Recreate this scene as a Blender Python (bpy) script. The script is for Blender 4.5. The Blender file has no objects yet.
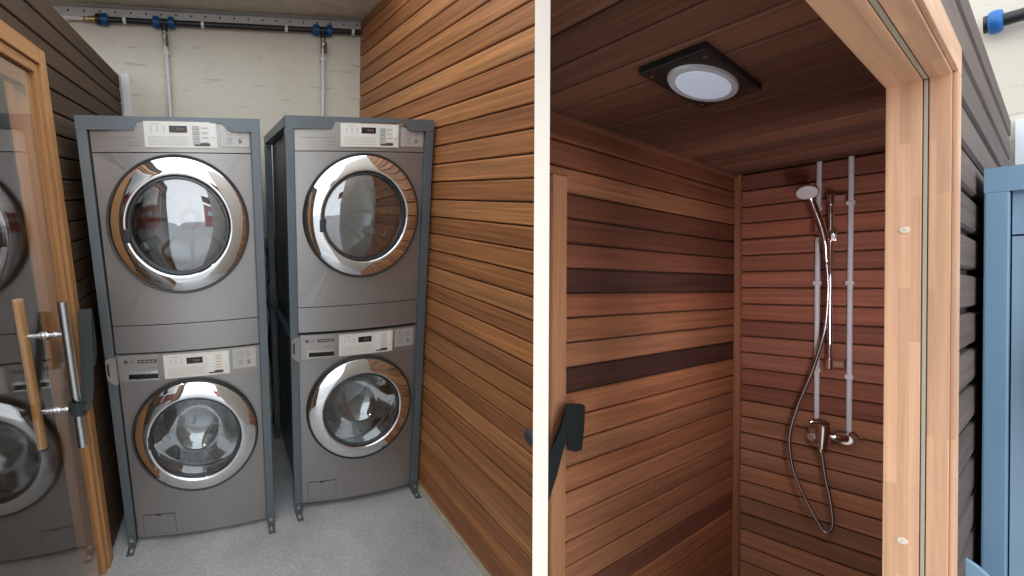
import bpy, bmesh, math, random
from mathutils import Vector, Matrix
random.seed(7)
PI = math.pi
S = bpy.context.scene
COL = S.collection
# ------------------------------------------------------------------ camera
CAMPOS = Vector((0.84963, -2.10721, 1.72398))
A_R = Vector((0.9864, -0.164, -0.0093)); A_F = Vector((0.158, 0.9627, -0.2196)); A_U = Vector((0.0449, 0.2151, 0.9756))
cam_d = bpy.data.cameras.new('camera'); cam = bpy.data.objects.new('camera', cam_d); COL.objects.link(cam)
cam_d.sensor_fit = 'HORIZONTAL'; cam_d.sensor_width = 36.0
cam_d.lens = 430.0 / 1024 * 36.0
cam_d.shift_x = (512 - 320) / 1024.0
cam_d.clip_start = 0.02
MA = Matrix((A_R, A_U, -A_F)).transposed().to_4x4(); MA.translation = CAMPOS
cam.matrix_world = MA
S.camera = cam
S.view_settings.view_transform = 'Standard'; S.view_settings.look = 'None'
S.view_settings.gamma = 1.0; S.view_settings.use_curve_mapping = False
S.view_settings.exposure = 1.0
S.cycles.use_denoising = True
S.cycles.max_bounces = 8; S.cycles.transparent_max_bounces = 12
S.cycles.caustics_reflective = False; S.cycles.caustics_refractive = False
# ------------------------------------------------------------------ world: overcast sky
W = bpy.data.worlds.new('overcast'); S.world = W; W.use_nodes = True
wn = W.node_tree; wn.nodes.clear()
wo = wn.nodes.new('ShaderNodeOutputWorld'); wb = wn.nodes.new('ShaderNodeBackground')
tc = wn.nodes.new('ShaderNodeTexCoord'); nz = wn.nodes.new('ShaderNodeTexNoise'); cr = wn.nodes.new('ShaderNodeValToRGB')
nz.inputs['Scale'].default_value = 1.6
cr.color_ramp.elements[0].color = (0.80, 0.90, 1.0, 1); cr.color_ramp.elements[1].color = (1.0, 1.0, 1.0, 1)
wn.links.new(tc.outputs['Generated'], nz.inputs['Vector']); wn.links.new(nz.outputs['Fac'], cr.inputs['Fac'])
wn.links.new(cr.outputs['Color'], wb.inputs['Color']); wn.links.new(wb.outputs[0], wo.inputs[0])
wb.inputs['Strength'].default_value = 1.25

# ------------------------------------------------------------------ frame of the shower cabin (its own site beside the laundry)
R_BA = Matrix(((0.934, -0.3542, 0.0471), (0.3373, 0.9175, 0.2109), (-0.1179, -0.1811, 0.9764)))
def ortho(m):
    x = m.col[0].normalized(); z = m.col[2]; z = (z - x * z.dot(x)).normalized(); y = z.cross(x)
    return Matrix((x, y, z)).transposed()
MB = ortho(R_BA).to_4x4(); MB.translation = CAMPOS
ID = Matrix.Identity(4)
def TR(x, y, z): return Matrix.Translation((x, y, z))
def RZ(a): return Matrix.Rotation(a, 4, 'Z')
def RX(a): return Matrix.Rotation(a, 4, 'X')
def RY(a): return Matrix.Rotation(a, 4, 'Y')

# the partition between the two sites: a thin vertical wall (direction d, right normal n in cabin frame)
PD = Vector((0.8397, 0.5430, 0)).normalized()
PN = Vector((PD.y, -PD.x, 0))

# ------------------------------------------------------------------ materials
MATS = {}
def newmat(name):
    m = bpy.data.materials.new(name); m.use_nodes = True
    return m, m.node_tree, m.node_tree.nodes['Principled BSDF']
def flat(name, col, rough=0.5, metal=0.0, spec=0.5, bump=0.0, bscale=60, var=0.0, vscale=8, coat=0.0, emit=None, es=0):
    if name in MATS: return MATS[name]
    m, t, p = newmat(name)
    p.inputs['Base Color'].default_value = (*col, 1); p.inputs['Roughness'].default_value = rough
    p.inputs['Metallic'].default_value = metal; p.inputs['Specular IOR Level'].default_value = spec
    p.inputs['Coat Weight'].default_value = coat
    co = t.nodes.new('ShaderNodeTexCoord')
    if var:
        n = t.nodes.new('ShaderNodeTexNoise'); n.inputs['Scale'].default_value = vscale; n.inputs['Detail'].default_value = 6
        mx = t.nodes.new('ShaderNodeMixRGB'); mx.inputs[1].default_value = (*[c * (1 - var) for c in col], 1); mx.inputs[2].default_value = (*[min(1, c * (1 + var)) for c in col], 1)
        t.links.new(co.outputs['Object'], n.inputs['Vector']); t.links.new(n.outputs['Fac'], mx.inputs[0]); t.links.new(mx.outputs[0], p.inputs['Base Color'])
    if bump:
        n2 = t.nodes.new('ShaderNodeTexNoise'); n2.inputs['Scale'].default_value = bscale
        b = t.nodes.new('ShaderNodeBump'); b.inputs['Strength'].default_value = bump; b.inputs['Distance'].default_value = 0.002
        t.links.new(co.outputs['Object'], n2.inputs['Vector']); t.links.new(n2.outputs['Fac'], b.inputs['Height']); t.links.new(b.outputs[0], p.inputs['Normal'])
    if emit:
        p.inputs['Emission Color'].default_value = (*emit, 1); p.inputs['Emission Strength'].default_value = es
    MATS[name] = m
    return m
def woodmat(name, col, axis='X', rough=0.5, grain=0.35, vertex=False, fine=1.0, spec=0.4, lam=False):
    """long fine grain along one local axis, knots and streaks"""
    if name in MATS: return MATS[name]
    m, t, p = newmat(name); L = t.links
    co = t.nodes.new('ShaderNodeTexCoord'); mp = t.nodes.new('ShaderNodeMapping')
    lo, hi = 1.4, 44.0 * fine
    mp.inputs['Scale'].default_value = {'X': (lo, hi, hi), 'Y': (hi, lo, hi), 'Z': (hi, hi, lo)}[axis]
    L.new(co.outputs['Object'], mp.inputs['Vector'])
    vec = mp.outputs[0]
    if vertex:
        at = t.nodes.new('ShaderNodeVertexColor'); at.layer_name = 'pc'
        ad = t.nodes.new('ShaderNodeVectorMath'); ad.operation = 'ADD'
        ml = t.nodes.new('ShaderNodeMath'); ml.operation = 'MULTIPLY'; ml.inputs[1].default_value = 90
        L.new(at.outputs['Alpha'], ml.inputs[0]); L.new(vec, ad.inputs[0]); L.new(ml.outputs[0], ad.inputs[1]); vec = ad.outputs[0]
    n1 = t.nodes.new('ShaderNodeTexNoise'); n1.inputs['Scale'].default_value = 1.6; n1.inputs['Detail'].default_value = 8; n1.inputs['Roughness'].default_value = 0.65; n1.inputs['Distortion'].default_value = 0.6
    L.new(vec, n1.inputs['Vector'])
    n2 = t.nodes.new('ShaderNodeTexNoise'); n2.inputs['Scale'].default_value = 0.45; n2.inputs['Detail'].default_value = 3; n2.inputs['Distortion'].default_value = 1.5
    L.new(vec, n2.inputs['Vector'])
    wv = t.nodes.new('ShaderNodeTexWave'); wv.wave_type = 'RINGS'; wv.inputs['Scale'].default_value = 0.35; wv.inputs['Distortion'].default_value = 7; wv.inputs['Detail'].default_value = 3
    L.new(vec, wv.inputs['Vector'])
    r1 = t.nodes.new('ShaderNodeMapRange'); r1.inputs[1].default_value = 0.3; r1.inputs[2].default_value = 0.7; r1.inputs[3].default_value = 1 - grain; r1.inputs[4].default_value = 1 + grain * 0.7
    L.new(n1.outputs['Fac'], r1.inputs[0])
    r2 = t.nodes.new('ShaderNodeMapRange'); r2.inputs[1].default_value = 0.3; r2.inputs[2].default_value = 0.7; r2.inputs[3].default_value = 1 - grain * .55; r2.inputs[4].default_value = 1 + grain * .55
    L.new(n2.outputs['Fac'], r2.inputs[0])
    r3 = t.nodes.new('ShaderNodeMapRange'); r3.inputs[3].default_value = 1 - grain * .22; r3.inputs[4].default_value = 1 + grain * .16
    L.new(wv.outputs['Fac'], r3.inputs[0])
    a = t.nodes.new('ShaderNodeMath'); a.operation = 'MULTIPLY'; L.new(r1.outputs[0], a.inputs[0]); L.new(r2.outputs[0], a.inputs[1])
    b = t.nodes.new('ShaderNodeMath'); b.operation = 'MULTIPLY'; L.new(a.outputs[0], b.inputs[0]); L.new(r3.outputs[0], b.inputs[1])
    vm = t.nodes.new('ShaderNodeVectorMath'); vm.operation = 'SCALE'
    if vertex: L.new(at.outputs['Color'], vm.inputs[0])
    else: vm.inputs[0].default_value = col
    if lam:   # finger-jointed lamellas
        br = t.nodes.new('ShaderNodeTexBrick'); m2 = t.nodes.new('ShaderNodeMapping')
        m2.inputs['Rotation'].default_value = {'Z': (0, PI / 2, 0), 'X': (0, 0, 0), 'Y': (0, 0, PI / 2)}[axis]
        sx = t.nodes.new('ShaderNodeSeparateXYZ'); cx_ = t.nodes.new('ShaderNodeCombineXYZ'); sm = t.nodes.new('ShaderNodeMath'); sm.operation = 'ADD'
        L.new(co.outputs['Object'], sx.inputs[0])
        ax = {'X': 0, 'Y': 1, 'Z': 2}[axis]; o1, o2 = [k for k in range(3) if k != ax]
        L.new(sx.outputs[ax], cx_.inputs[0]); L.new(sx.outputs[o1], sm.inputs[0]); L.new(sx.outputs[o2], sm.inputs[1]); L.new(sm.outputs[0], cx_.inputs[1])
        br.inputs['Scale'].default_value = 1.0; br.inputs['Brick Width'].default_value = 0.27; br.inputs['Row Height'].default_value = 0.0135; br.inputs['Mortar Size'].default_value = 0.0
        br.inputs['Color1'].default_value = (0.86, 0.86, 0.86, 1); br.inputs['Color2'].default_value = (1.10, 1.10, 1.10, 1); br.offset = 0.37
        L.new(cx_.outputs[0], br.inputs['Vector']); b2 = t.nodes.new('ShaderNodeMath'); b2.operation = 'MULTIPLY'; L.new(b.outputs[0], b2.inputs[0]); L.new(br.outputs['Color'], b2.inputs[1]); b = b2
    L.new(b.outputs[0], vm.inputs['Scale']); L.new(vm.outputs[0], p.inputs['Base Color'])
    bp = t.nodes.new('ShaderNodeBump'); bp.inputs['Strength'].default_value = 0.25; bp.inputs['Distance'].default_value = 0.001
    L.new(n1.outputs['Fac'], bp.inputs['Height']); L.new(bp.outputs[0], p.inputs['Normal'])
    p.inputs['Roughness'].default_value = rough; p.inputs['Specular IOR Level'].default_value = spec
    MATS[name] = m
    return m
def glassmat(name, tint=(0.9, 0.95, 0.95), base=0.06):
    """clear pane: transparent with mirror reflection rising towards grazing angles"""
    if name in MATS: return MATS[name]
    m = bpy.data.materials.new(name); m.use_nodes = True; t = m.node_tree; t.nodes.clear()
    o = t.nodes.new('ShaderNodeOutputMaterial'); mx = t.nodes.new('ShaderNodeMixShader')
    tr = t.nodes.new('ShaderNodeBsdfTransparent'); gl = t.nodes.new('ShaderNodeBsdfGlossy'); lw = t.nodes.new('ShaderNodeLayerWeight')
    pw_ = t.nodes.new('ShaderNodeMath'); pw_.operation = 'POWER'; pw_.inputs[1].default_value = 4.0
    ma = t.nodes.new('ShaderNodeMath'); ma.operation = 'MULTIPLY_ADD'; ma.inputs[1].default_value = 1 - base; ma.inputs[2].default_value = base; ma.use_clamp = True
    tr.inputs[0].default_value = (*tint, 1); gl.inputs['Roughness'].default_value = 0.01; gl.inputs[0].default_value = (1, 1, 1, 1)
    lw.inputs['Blend'].default_value = 0.5
    t.links.new(lw.outputs['Facing'], pw_.inputs[0]); t.links.new(pw_.outputs[0], ma.inputs[0])
    t.links.new(ma.outputs[0], mx.inputs[0]); t.links.new(tr.outputs[0], mx.inputs[1]); t.links.new(gl.outputs[0], mx.inputs[2]); t.links.new(mx.outputs[0], o.inputs[0])
    MATS[name] = m
    return m
M_STEELPAINT = flat('machine_silver', (0.36, 0.345, 0.335), 0.38, 0.75, bump=0.05, bscale=400)
M_SILVER2 = flat('panel_silver', (0.38, 0.36, 0.34), 0.36, 0.7)
M_PANEL = flat('label_plate', (0.74, 0.72, 0.66), 0.45, 0.1)
M_PRINT = flat('print_grey', (0.22, 0.21, 0.20), 0.6)
M_PRINTL = flat('print_soft', (0.48, 0.46, 0.42), 0.6)
M_BLACKG = flat('black_gloss', (0.012, 0.011, 0.012), 0.15)
M_LED = flat('display_digits', (0.25, 0.12, 0.10), 0.4)
M_DARK = flat('dark_gap', (0.02, 0.02, 0.022), 0.6)
M_SIDE = flat('machine_side', (0.035, 0.036, 0.04), 0.3, 0.3)
M_CHROME = flat('chrome', (0.86, 0.87, 0.88), 0.04, 1.0)
M_STAIN = flat('stainless', (0.55, 0.56, 0.57), 0.25, 1.0, bump=0.1, bscale=30)
M_DRUM = flat('drum_steel', (0.30, 0.31, 0.32), 0.3, 0.8)
M_RUBBER = flat('grey_rubber', (0.12, 0.12, 0.125), 0.5)
M_RACK = flat('rack_paint', (0.130, 0.152, 0.166), 0.38, 0.35, var=0.12, vscale=5, bump=0.1, bscale=80)
M_RACK_SKYTINT = flat('rack_paint_skytint', (0.17, 0.30, 0.42), 0.38, 0.2, var=0.06, vscale=5)  # grey rack paint with the blue tint of skylight put into its colour
M_BOLT = flat('bolt_zinc', (0.6, 0.6, 0.6), 0.3, 1.0)
M_GLASS = glassmat('bowl_glass', (0.84, 0.90, 0.92), 0.34)
M_GLASSD = glassmat('dryer_glass', (0.70, 0.76, 0.78), 0.30)
M_DOORGLASS = glassmat('door_glass', (0.95, 0.94, 0.92), 0.045)
M_WHITE = flat('white_plastic', (0.78, 0.78, 0.76), 0.4)
M_BLACKP = flat('black_pipe', (0.015, 0.015, 0.016), 0.35)
M_BLUEP = flat('blue_coupling', (0.01, 0.09, 0.26), 0.35)
M_BRASS = flat('brass', (0.5, 0.35, 0.13), 0.3, 1.0)
M_STRAP = flat('strap_cloth', (0.03, 0.036, 0.036), 0.9, bump=0.5, bscale=300)
M_PINE = woodmat('pine_z', (0.69, 0.40, 0.24), 'Z', 0.42, 0.16, fine=1.2, lam=True)
M_PINEX = woodmat('pine_x', (0.69, 0.40, 0.24), 'X', 0.42, 0.16, fine=1.2, lam=True)
M_PINEY = woodmat('pine_y', (0.69, 0.40, 0.24), 'Y', 0.42, 0.16, fine=1.2, lam=True)
M_OAKA_Z = woodmat('frame_z', (0.46, 0.235, 0.095), 'Z', 0.45, 0.22)
M_OAKA_Y = woodmat('frame_y', (0.46, 0.235, 0.095), 'Y', 0.45, 0.22)
M_TRIMB = woodmat('cedar_trim', (0.36, 0.15, 0.075), 'Z', 0.55, 0.25)
M_HANDLEW = woodmat('handle_wood', (0.80, 0.45, 0.16), 'Z', 0.4, 0.2)
M_PLANK = woodmat('planks', (1, 1, 1), 'X', 0.45, 0.40, vertex=True)
M_PLANKD = woodmat('planks_rough', (1, 1, 1), 'X', 0.65, 0.30, vertex=True, spec=0.3)

# ------------------------------------------------------------------ mesh helpers
def obj(name, bm, mat, parent=None, M=ID, smooth=False, auto=None):
    me = bpy.data.meshes.new(name)
    bmesh.ops.recalc_face_normals(bm, faces=bm.faces)
    bm.to_mesh(me); bm.free()
    mats = mat if isinstance(mat, (list, tuple)) else [mat]
    for m in mats: me.materials.append(m)
    o = bpy.data.objects.new(name, me); COL.objects.link(o)
    if smooth:
        for p in me.polygons: p.use_smooth = True
        if auto is not None:
            try: me.set_sharp_from_angle(angle=math.radians(auto))
            except Exception: pass
    if parent is not None: o.parent = parent; o.matrix_local = M
    else: o.matrix_world = M
    return o
def tag(o, label=None, cat=None, group=None, kind=None):
    if label: o['label'] = label
    if cat: o['category'] = cat
    if group: o['group'] = group
    if kind: o['kind'] = kind
    return o
def empty(name, M, label=None, cat=None, group=None, kind=None):
    o = bpy.data.objects.new(name, None); COL.objects.link(o); o.empty_display_size = 0.1
    o.matrix_world = M
    return tag(o, label, cat, group, kind)
def box(bm, x0, x1, y0, y1, z0, z1, bev=0.0, mi=0, M=None):
    r = bmesh.ops.create_cube(bm, size=1.0)
    vs = r['verts']
    for v in vs:
        v.co = Vector((x0 + (v.co.x + .5) * (x1 - x0), y0 + (v.co.y + .5) * (y1 - y0), z0 + (v.co.z + .5) * (z1 - z0)))
    fs = list({f for v in vs for f in v.link_faces})
    for f in fs: f.material_index = mi
    if bev > 0:
        es = list({e for v in vs for e in v.link_edges})
        rb = bmesh.ops.bevel(bm, geom=es, offset=bev, segments=2, affect='EDGES', profile=0.6)
        for f in rb['faces']: f.material_index = mi
        vs = list(set(vs) | {v for f in rb['faces'] for v in f.verts})
        vs = [v for v in vs if v.is_valid]
    if M is not None:
        allv = {v for v in vs if v.is_valid}
        for v in allv: v.co = M @ v.co
    return vs
def lathe(bm, prof, segs=64, axis='Y', c=(0, 0, 0), mi=0, close=False):
    """prof = [(radius, height)] turned about an axis"""
    rings = []
    for r, h in prof:
        ring = []
        for i in range(segs):
            a = 2 * PI * i / segs
            if axis == 'Y': co = (r * math.cos(a), h, r * math.sin(a))
            elif axis == 'Z': co = (r * math.cos(a), r * math.sin(a), h)
            else: co = (h, r * math.cos(a), r * math.sin(a))
            ring.append(bm.verts.new((co[0] + c[0], co[1] + c[1], co[2] + c[2])))
        rings.append(ring)
    for a, b in zip(rings, rings[1:]):
        for i in range(segs):
            f = bm.faces.new((a[i], a[(i + 1) % segs], b[(i + 1) % segs], b[i])); f.material_index = mi
    if close:
        for rg in (rings[0], rings[-1]):
            f = bm.faces.new(rg); f.material_index = mi
    return rings
def tube(bm, pts, r, segs=12, cap=True, mi=0, flat_z=1.0):
    pts = [Vector(p) for p in pts]
    rings = []; up = None
    for i, p in enumerate(pts):
        d = (pts[min(i + 1, len(pts) - 1)] - pts[max(i - 1, 0)]).normalized()
        if up is None:
            up = d.orthogonal().normalized()
        up = (up - d * up.dot(d)).normalized(); s = d.cross(up)
        rr = r[i] if isinstance(r, (list, tuple)) else r
        rings.append([bm.verts.new(p + (up * math.cos(2 * PI * k / segs) + s * math.sin(2 * PI * k / segs) * flat_z) * rr) for k in range(segs)])
    for a, b in zip(rings, rings[1:]):
        for k in range(segs):
            bm.faces.new((a[k], a[(k + 1) % segs], b[(k + 1) % segs], b[k])).material_index = mi
    if cap:
        bm.faces.new(rings[0]).material_index = mi; bm.faces.new(rings[-1]).material_index = mi
def spline(pts, n=8):
    P = [Vector(p) for p in pts]; P = [P[0] * 2 - P[1]] + P + [P[-1] * 2 - P[-2]]
    out = []
    for i in range(1, len(P) - 2):
        for k in range(n):
            t = k / n
            out.append(0.5 * ((2 * P[i]) + (-P[i - 1] + P[i + 1]) * t + (2 * P[i - 1] - 5 * P[i] + 4 * P[i + 1] - P[i + 2]) * t * t + (-P[i - 1] + 3 * P[i] - 3 * P[i + 1] + P[i + 2]) * t ** 3))
    out.append(P[-2]); return out
def prism(bm, outline, y0, y1, mi=0):
    """outline in x,z ; extruded between y0 and y1"""
    a = [bm.verts.new((x, y0, z)) for x, z in outline]; b = [bm.verts.new((x, y1, z)) for x, z in outline]
    bm.faces.new(a).material_index = mi; bm.faces.new(b).material_index = mi
    n = len(a)
    for i in range(n): bm.faces.new((a[i], a[(i + 1) % n], b[(i + 1) % n], b[i])).material_index = mi
def clip(bm, co, no):
    """keep the side the normal points away from"""
    bmesh.ops.bisect_plane(bm, geom=bm.verts[:] + bm.edges[:] + bm.faces[:], plane_co=co, plane_no=no, clear_outer=True)
def planks(name, L, edges, cols, mat, M=ID, parent=None, t=0.014, back=0.012, clipM=None, joints=None, x0=0.0, g=0.0028):
    """horizontal boards: local x along, z up, front face towards -y; edges = list of z of the grooves"""
    bm = bmesh.new(); lay = bm.loops.layers.float_color.new('pc')
    ch = 0.0045
    for i, (za, zb) in enumerate(zip(edges, edges[1:])):
        lo, hi = min(za, zb) + g, max(za, zb) - g
        cuts = [x0, L]
        if joints and i in joints: cuts = [x0, joints[i], L]
        for ci, (xa, xb) in enumerate(zip(cuts, cuts[1:])):
            if ci: xa += 0.0012
            c = cols[(i + ci * 5) % len(cols)]; off = random.random()
            prof = [(0, lo + ch), (0, hi - ch), (ch, hi), (t, hi), (t, lo), (ch, lo)]
            A = [bm.verts.new((xa, y, z)) for y, z in prof]; B = [bm.verts.new((xb, y, z)) for y, z in prof]
            fs = [bm.faces.new(A), bm.faces.new(B)] + [bm.faces.new((A[k], A[(k + 1) % 6], B[(k + 1) % 6], B[k])) for k in range(6)]
            for f in fs:
                for l in f.loops: l[lay] = (*c, off)
    zl, zh = min(edges), max(edges)
    before = set(bm.faces)
    box(bm, x0, L, t - 0.003, t + back, zl, zh)
    for f in bm.faces:
        if f not in before:
            f.material_index = 1
            for l in f.loops: l[lay] = (0.03, 0.02, 0.012, 0)
    if clipM is not None:
        clip(bm, clipM[0], clipM[1])
    return obj(name, bm, [mat, MATS['groove']], parent, M)
flat('groove', (0.035, 0.018, 0.009), 0.8)
def vary(base, n, amt=0.15, hue=0.06, seed=1):
    rr = random.Random(seed); out = []
    for _ in range(n):
        k = 1 + rr.uniform(-amt, amt); h = rr.uniform(-hue, hue)
        out.append((base[0] * k, base[1] * k * (1 + h), base[2] * k * (1 + 2 * h)))
    return out

# ================================================================== THE LAUNDRY: structure
XR, YB, ZC = 1.656, 1.0208, 2.8335     # back right corner, ceiling height
YAWR = 0.1178
YAWL = 0.0338
def on_right(x, y, z):    # a frame on the right wall: x runs from the back corner towards the street
    return TR(XR, YB, 0) @ RZ(-PI / 2 + YAWR)
# floor
bm = bmesh.new(); box(bm, -1.9, 2.05, -2.4, YB + 0.1, -0.1, 0.0)
m, t, p = newmat('concrete'); MATS['concrete'] = m; L = t.links
co = t.nodes.new('ShaderNodeTexCoord'); n1 = t.nodes.new('ShaderNodeTexNoise'); n1.inputs['Scale'].default_value = 2.2; n1.inputs['Detail'].default_value = 10; n1.inputs['Roughness'].default_value = 0.65
n2 = t.nodes.new('ShaderNodeTexNoise'); n2.inputs['Scale'].default_value = 70; n2.inputs['Detail'].default_value = 6
c1 = t.nodes.new('ShaderNodeValToRGB'); c1.color_ramp.elements[0].position = 0.3; c1.color_ramp.elements[0].color = (0.34, 0.345, 0.345, 1); c1.color_ramp.elements[1].position = 0.72; c1.color_ramp.elements[1].color = (0.56, 0.56, 0.55, 1)
mx = t.nodes.new('ShaderNodeMixRGB'); mx.blend_type = 'OVERLAY'; mx.inputs[0].default_value = 0.35
L.new(co.outputs['Object'], n1.inputs[0]); L.new(co.outputs['Object'], n2.inputs[0]); L.new(n1.outputs['Fac'], c1.inputs[0]); L.new(c1.outputs[0], mx.inputs[1]); L.new(n2.outputs['Fac'], mx.inputs[2])
vo = t.nodes.new('ShaderNodeTexVoronoi'); vo.inputs['Scale'].default_value = 9; vr = t.nodes.new('ShaderNodeMapRange'); vr.inputs[1].default_value = 0.015; vr.inputs[2].default_value = 0.03; vr.inputs[3].default_value = 1; vr.inputs[4].default_value = 0
L.new(co.outputs['Object'], vo.inputs[0]); L.new(vo.outputs['Distance'], vr.inputs[0])
m2 = t.nodes.new('ShaderNodeMixRGB'); m2.inputs[2].default_value = (0.6, 0.6, 0.58, 1); L.new(vr.outputs[0], m2.inputs[0]); L.new(mx.outputs[0], m2.inputs[1]); L.new(m2.outputs[0], p.inputs['Base Color'])
bp = t.nodes.new('ShaderNodeBump'); bp.inputs['Strength'].default_value = 0.3; bp.inputs['Distance'].default_value = 0.002; L.new(n2.outputs['Fac'], bp.inputs['Height']); L.new(bp.outputs[0], p.inputs['Normal'])
p.inputs['Roughness'].default_value = 0.55
tag(obj('floor', bm, m), kind='structure')
# back wall: rough white painted board with scuffs
m, t, p = newmat('white_board'); MATS['white_board'] = m; L = t.links
co = t.nodes.new('ShaderNodeTexCoord'); mp = t.nodes.new('ShaderNodeMapping'); mp.inputs['Scale'].default_value = (1, 1, 7)
n1 = t.nodes.new('ShaderNodeTexNoise'); n1.inputs['Scale'].default_value = 4; n1.inputs['Detail'].default_value = 9; n1.inputs['Roughness'].default_value = 0.7
n2 = t.nodes.new('ShaderNodeTexNoise'); n2.inputs['Scale'].default_value = 1.6; n2.inputs['Detail'].default_value = 4
c1 = t.nodes.new('ShaderNodeValToRGB'); c1.color_ramp.elements[0].position = 0.25; c1.color_ramp.elements[0].color = (0.34, 0.28, 0.22, 1); c1.color_ramp.elements[1].position = 0.42; c1.color_ramp.elements[1].color = (0.72, 0.68, 0.58, 1)
c2 = t.nodes.new('ShaderNodeValToRGB'); c2.color_ramp.elements[0].color = (0.86, 0.84, 0.80, 1); c2.color_ramp.elements[1].color = (1, 1, 1, 1)
mx = t.nodes.new('ShaderNodeMixRGB'); mx.blend_type = 'MULTIPLY'; mx.inputs[0].default_value = 1
L.new(co.outputs['Object'], mp.inputs[0]); L.new(mp.outputs[0], n1.inputs[0]); L.new(co.outputs['Object'], n2.inputs[0]); L.new(n1.outputs['Fac'], c1.inputs[0]); L.new(n2.outputs['Fac'], c2.inputs[0])
L.new(c1.outputs[0], mx.inputs[1]); L.new(c2.outputs[0], mx.inputs[2]); L.new(mx.outputs[0], p.inputs['Base Color'])
bp = t.nodes.new('ShaderNodeBump'); bp.inputs['Strength'].default_value = 0.35; bp.inputs['Distance'].default_value = 0.003; L.new(n1.outputs['Fac'], bp.inputs['Height']); L.new(bp.outputs[0], p.inputs['Normal']); p.inputs['Roughness'].default_value = 0.7
bm = bmesh.new(); box(bm, -1.9, XR + 0.2, YB, YB + 0.1, 0, ZC + 0.1)
tag(obj('wall_back', bm, m), kind='structure')
# ceiling (bare slab)
bm = bmesh.new(); box(bm, -1.9, XR + 0.25, 0.40, YB, ZC, ZC + 0.12)
tag(obj('ceiling', bm, flat('slab', (0.66, 0.60, 0.50), 0.8, var=0.25, vscale=14, bump=0.5, bscale=60)), kind='structure')
# perforated galvanised angle under the ceiling
bm = bmesh.new(); box(bm, -1.0, XR, YB - 0.003, YB - 0.0005, ZC - 0.055, ZC); box(bm, -1.0, XR, YB - 0.045, YB - 0.003, ZC - 0.004, ZC - 0.001)
for k in range(30): lathe(bm, [(0.006, YB - 0.0045), (0.006, YB - 0.0028)], 12, 'Y', (-0.98 + k * 0.09, 0, ZC - 0.022), 1, True)
tag(obj('trim_ceiling', bm, [flat('galvanised', (0.55, 0.55, 0.53), 0.5, 0.5, var=0.1), M_DARK]), kind='structure')
# white corner strip at the cabin's back edge
bm = bmesh.new(); box(bm, 0.095, 0.145, YB - 0.022, YB - 0.0005, 0, 2.46, 0.003)
tag(obj('trim_corner', bm, M_WHITE), kind='structure')
# right wall
MR = TR(XR, YB, 0) @ RZ(-PI / 2 + YAWR)
EDR = [2.8335] + [2.787 - 0.08535 * k for k in range(33)]
EDR = [e for e in EDR if e > 0.045] + [0.03]
colsR = [(0.36, 0.148, 0.054), (0.42, 0.175, 0.063), (0.33, 0.129, 0.045), (0.45, 0.193, 0.071), (0.32, 0.125, 0.045), (0.4, 0.164, 0.057), (0.35, 0.139, 0.049), (0.46, 0.201, 0.074), (0.33, 0.127, 0.047), (0.42, 0.171, 0.059), (0.31, 0.121, 0.045)]
def loc_plane(M, side):
    """the partition's face, given in the local frame of M ; side=-1 laundry face, +1 cabin face"""
    co_w = MB @ (PN * (side * 0.0102)); no_w = (MB.to_3x3() @ PN) * (-side)
    Mi = M.inverted()
    return Mi @ co_w, (Mi.to_3x3() @ no_w) 
co_, no_ = loc_plane(MR, -1)
w = planks('wall_right', 2.2, EDR, colsR, M_PLANK, MR, clipM=(co_, no_))
tag(w, kind='structure')
bm = bmesh.new(); box(bm, 0, 2.2, -0.012, 0.02, 0.0, 0.03); clip(bm, co_, no_)
tag(obj('baseboard_right', bm, flat('foam_strip', (0.50, 0.44, 0.33), 0.8, var=0.3, vscale=30), None, MR), kind='structure')
# left wall: dark cladding outside the cabin, in two runs around the glass door
ML = TR(0.0771, 1.0737, 0) @ RZ(-PI / 2 + YAWL)          # local x runs towards the street; -y faces left, so flip
def left_frame(x):  # local x measured from the cabin's back edge, front face towards +x world
    return ML
XL, YL = 0.0771, 1.0737
ML = TR(XL, YL, 0) @ RZ(PI / 2 + YAWL)                    # local x towards the back, -y faces the laundry (+x world)
EDL = [2.462 - 0.0853 * k for k in range(29)]; EDL = [e for e in EDL if e > 0.03] + [0.012]
colsL = vary((0.080, 0.048, 0.028), 13, 0.20, 0.06, 3)
YD0, YD1 = 1.295, 2.30   # door opening: distance from the back edge along the wall (outer casing edges)
def runL(name, xa, xb, edges, parent=None):
    return planks(name, xb, edges, colsL, M_PLANKD, ML, x0=xa)
tag(runL('wall_left', -YD0, 0.0, EDL), kind='structure')
up = [e for e in EDL if e > 2.235] + [2.235]
tag(runL('wall_left_lintel', -YD1, -YD0 - 0.0005, up), kind='structure')
tag(runL('wall_left_front', -2.75, -YD1 - 0.0005, EDL), kind='structure')
bm = bmesh.new(); box(bm, -2.75, 0, 0.03, 1.6, 2.40, 2.44)
tag(obj('trim_roof', bm, flat('roof_dark', (0.12, 0.09, 0.07), 0.8), None, ML), kind='structure')
bm = bmesh.new()
box(bm, -2.75, 0.0, 1.58, 1.62, 0.0, 2.40); box(bm, -0.03, 0.0, 0.03, 1.58, 0.0, 2.4); box(bm, -2.75, -2.72, 0.03, 1.58, 0, 2.4)
tag(obj('wall_cabin', bm, woodmat('cabin_inner', (0.075, 0.04, 0.022), 'X', 0.6, 0.3), None, ML), kind='structure')

bm = bmesh.new(); box(bm, -2.72, -0.03, 0.03, 1.58, 0.001, 0.012)
tag(obj('floor_cabin_inner', bm, MATS['cabin_inner'], None, ML), kind='structure')
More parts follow.
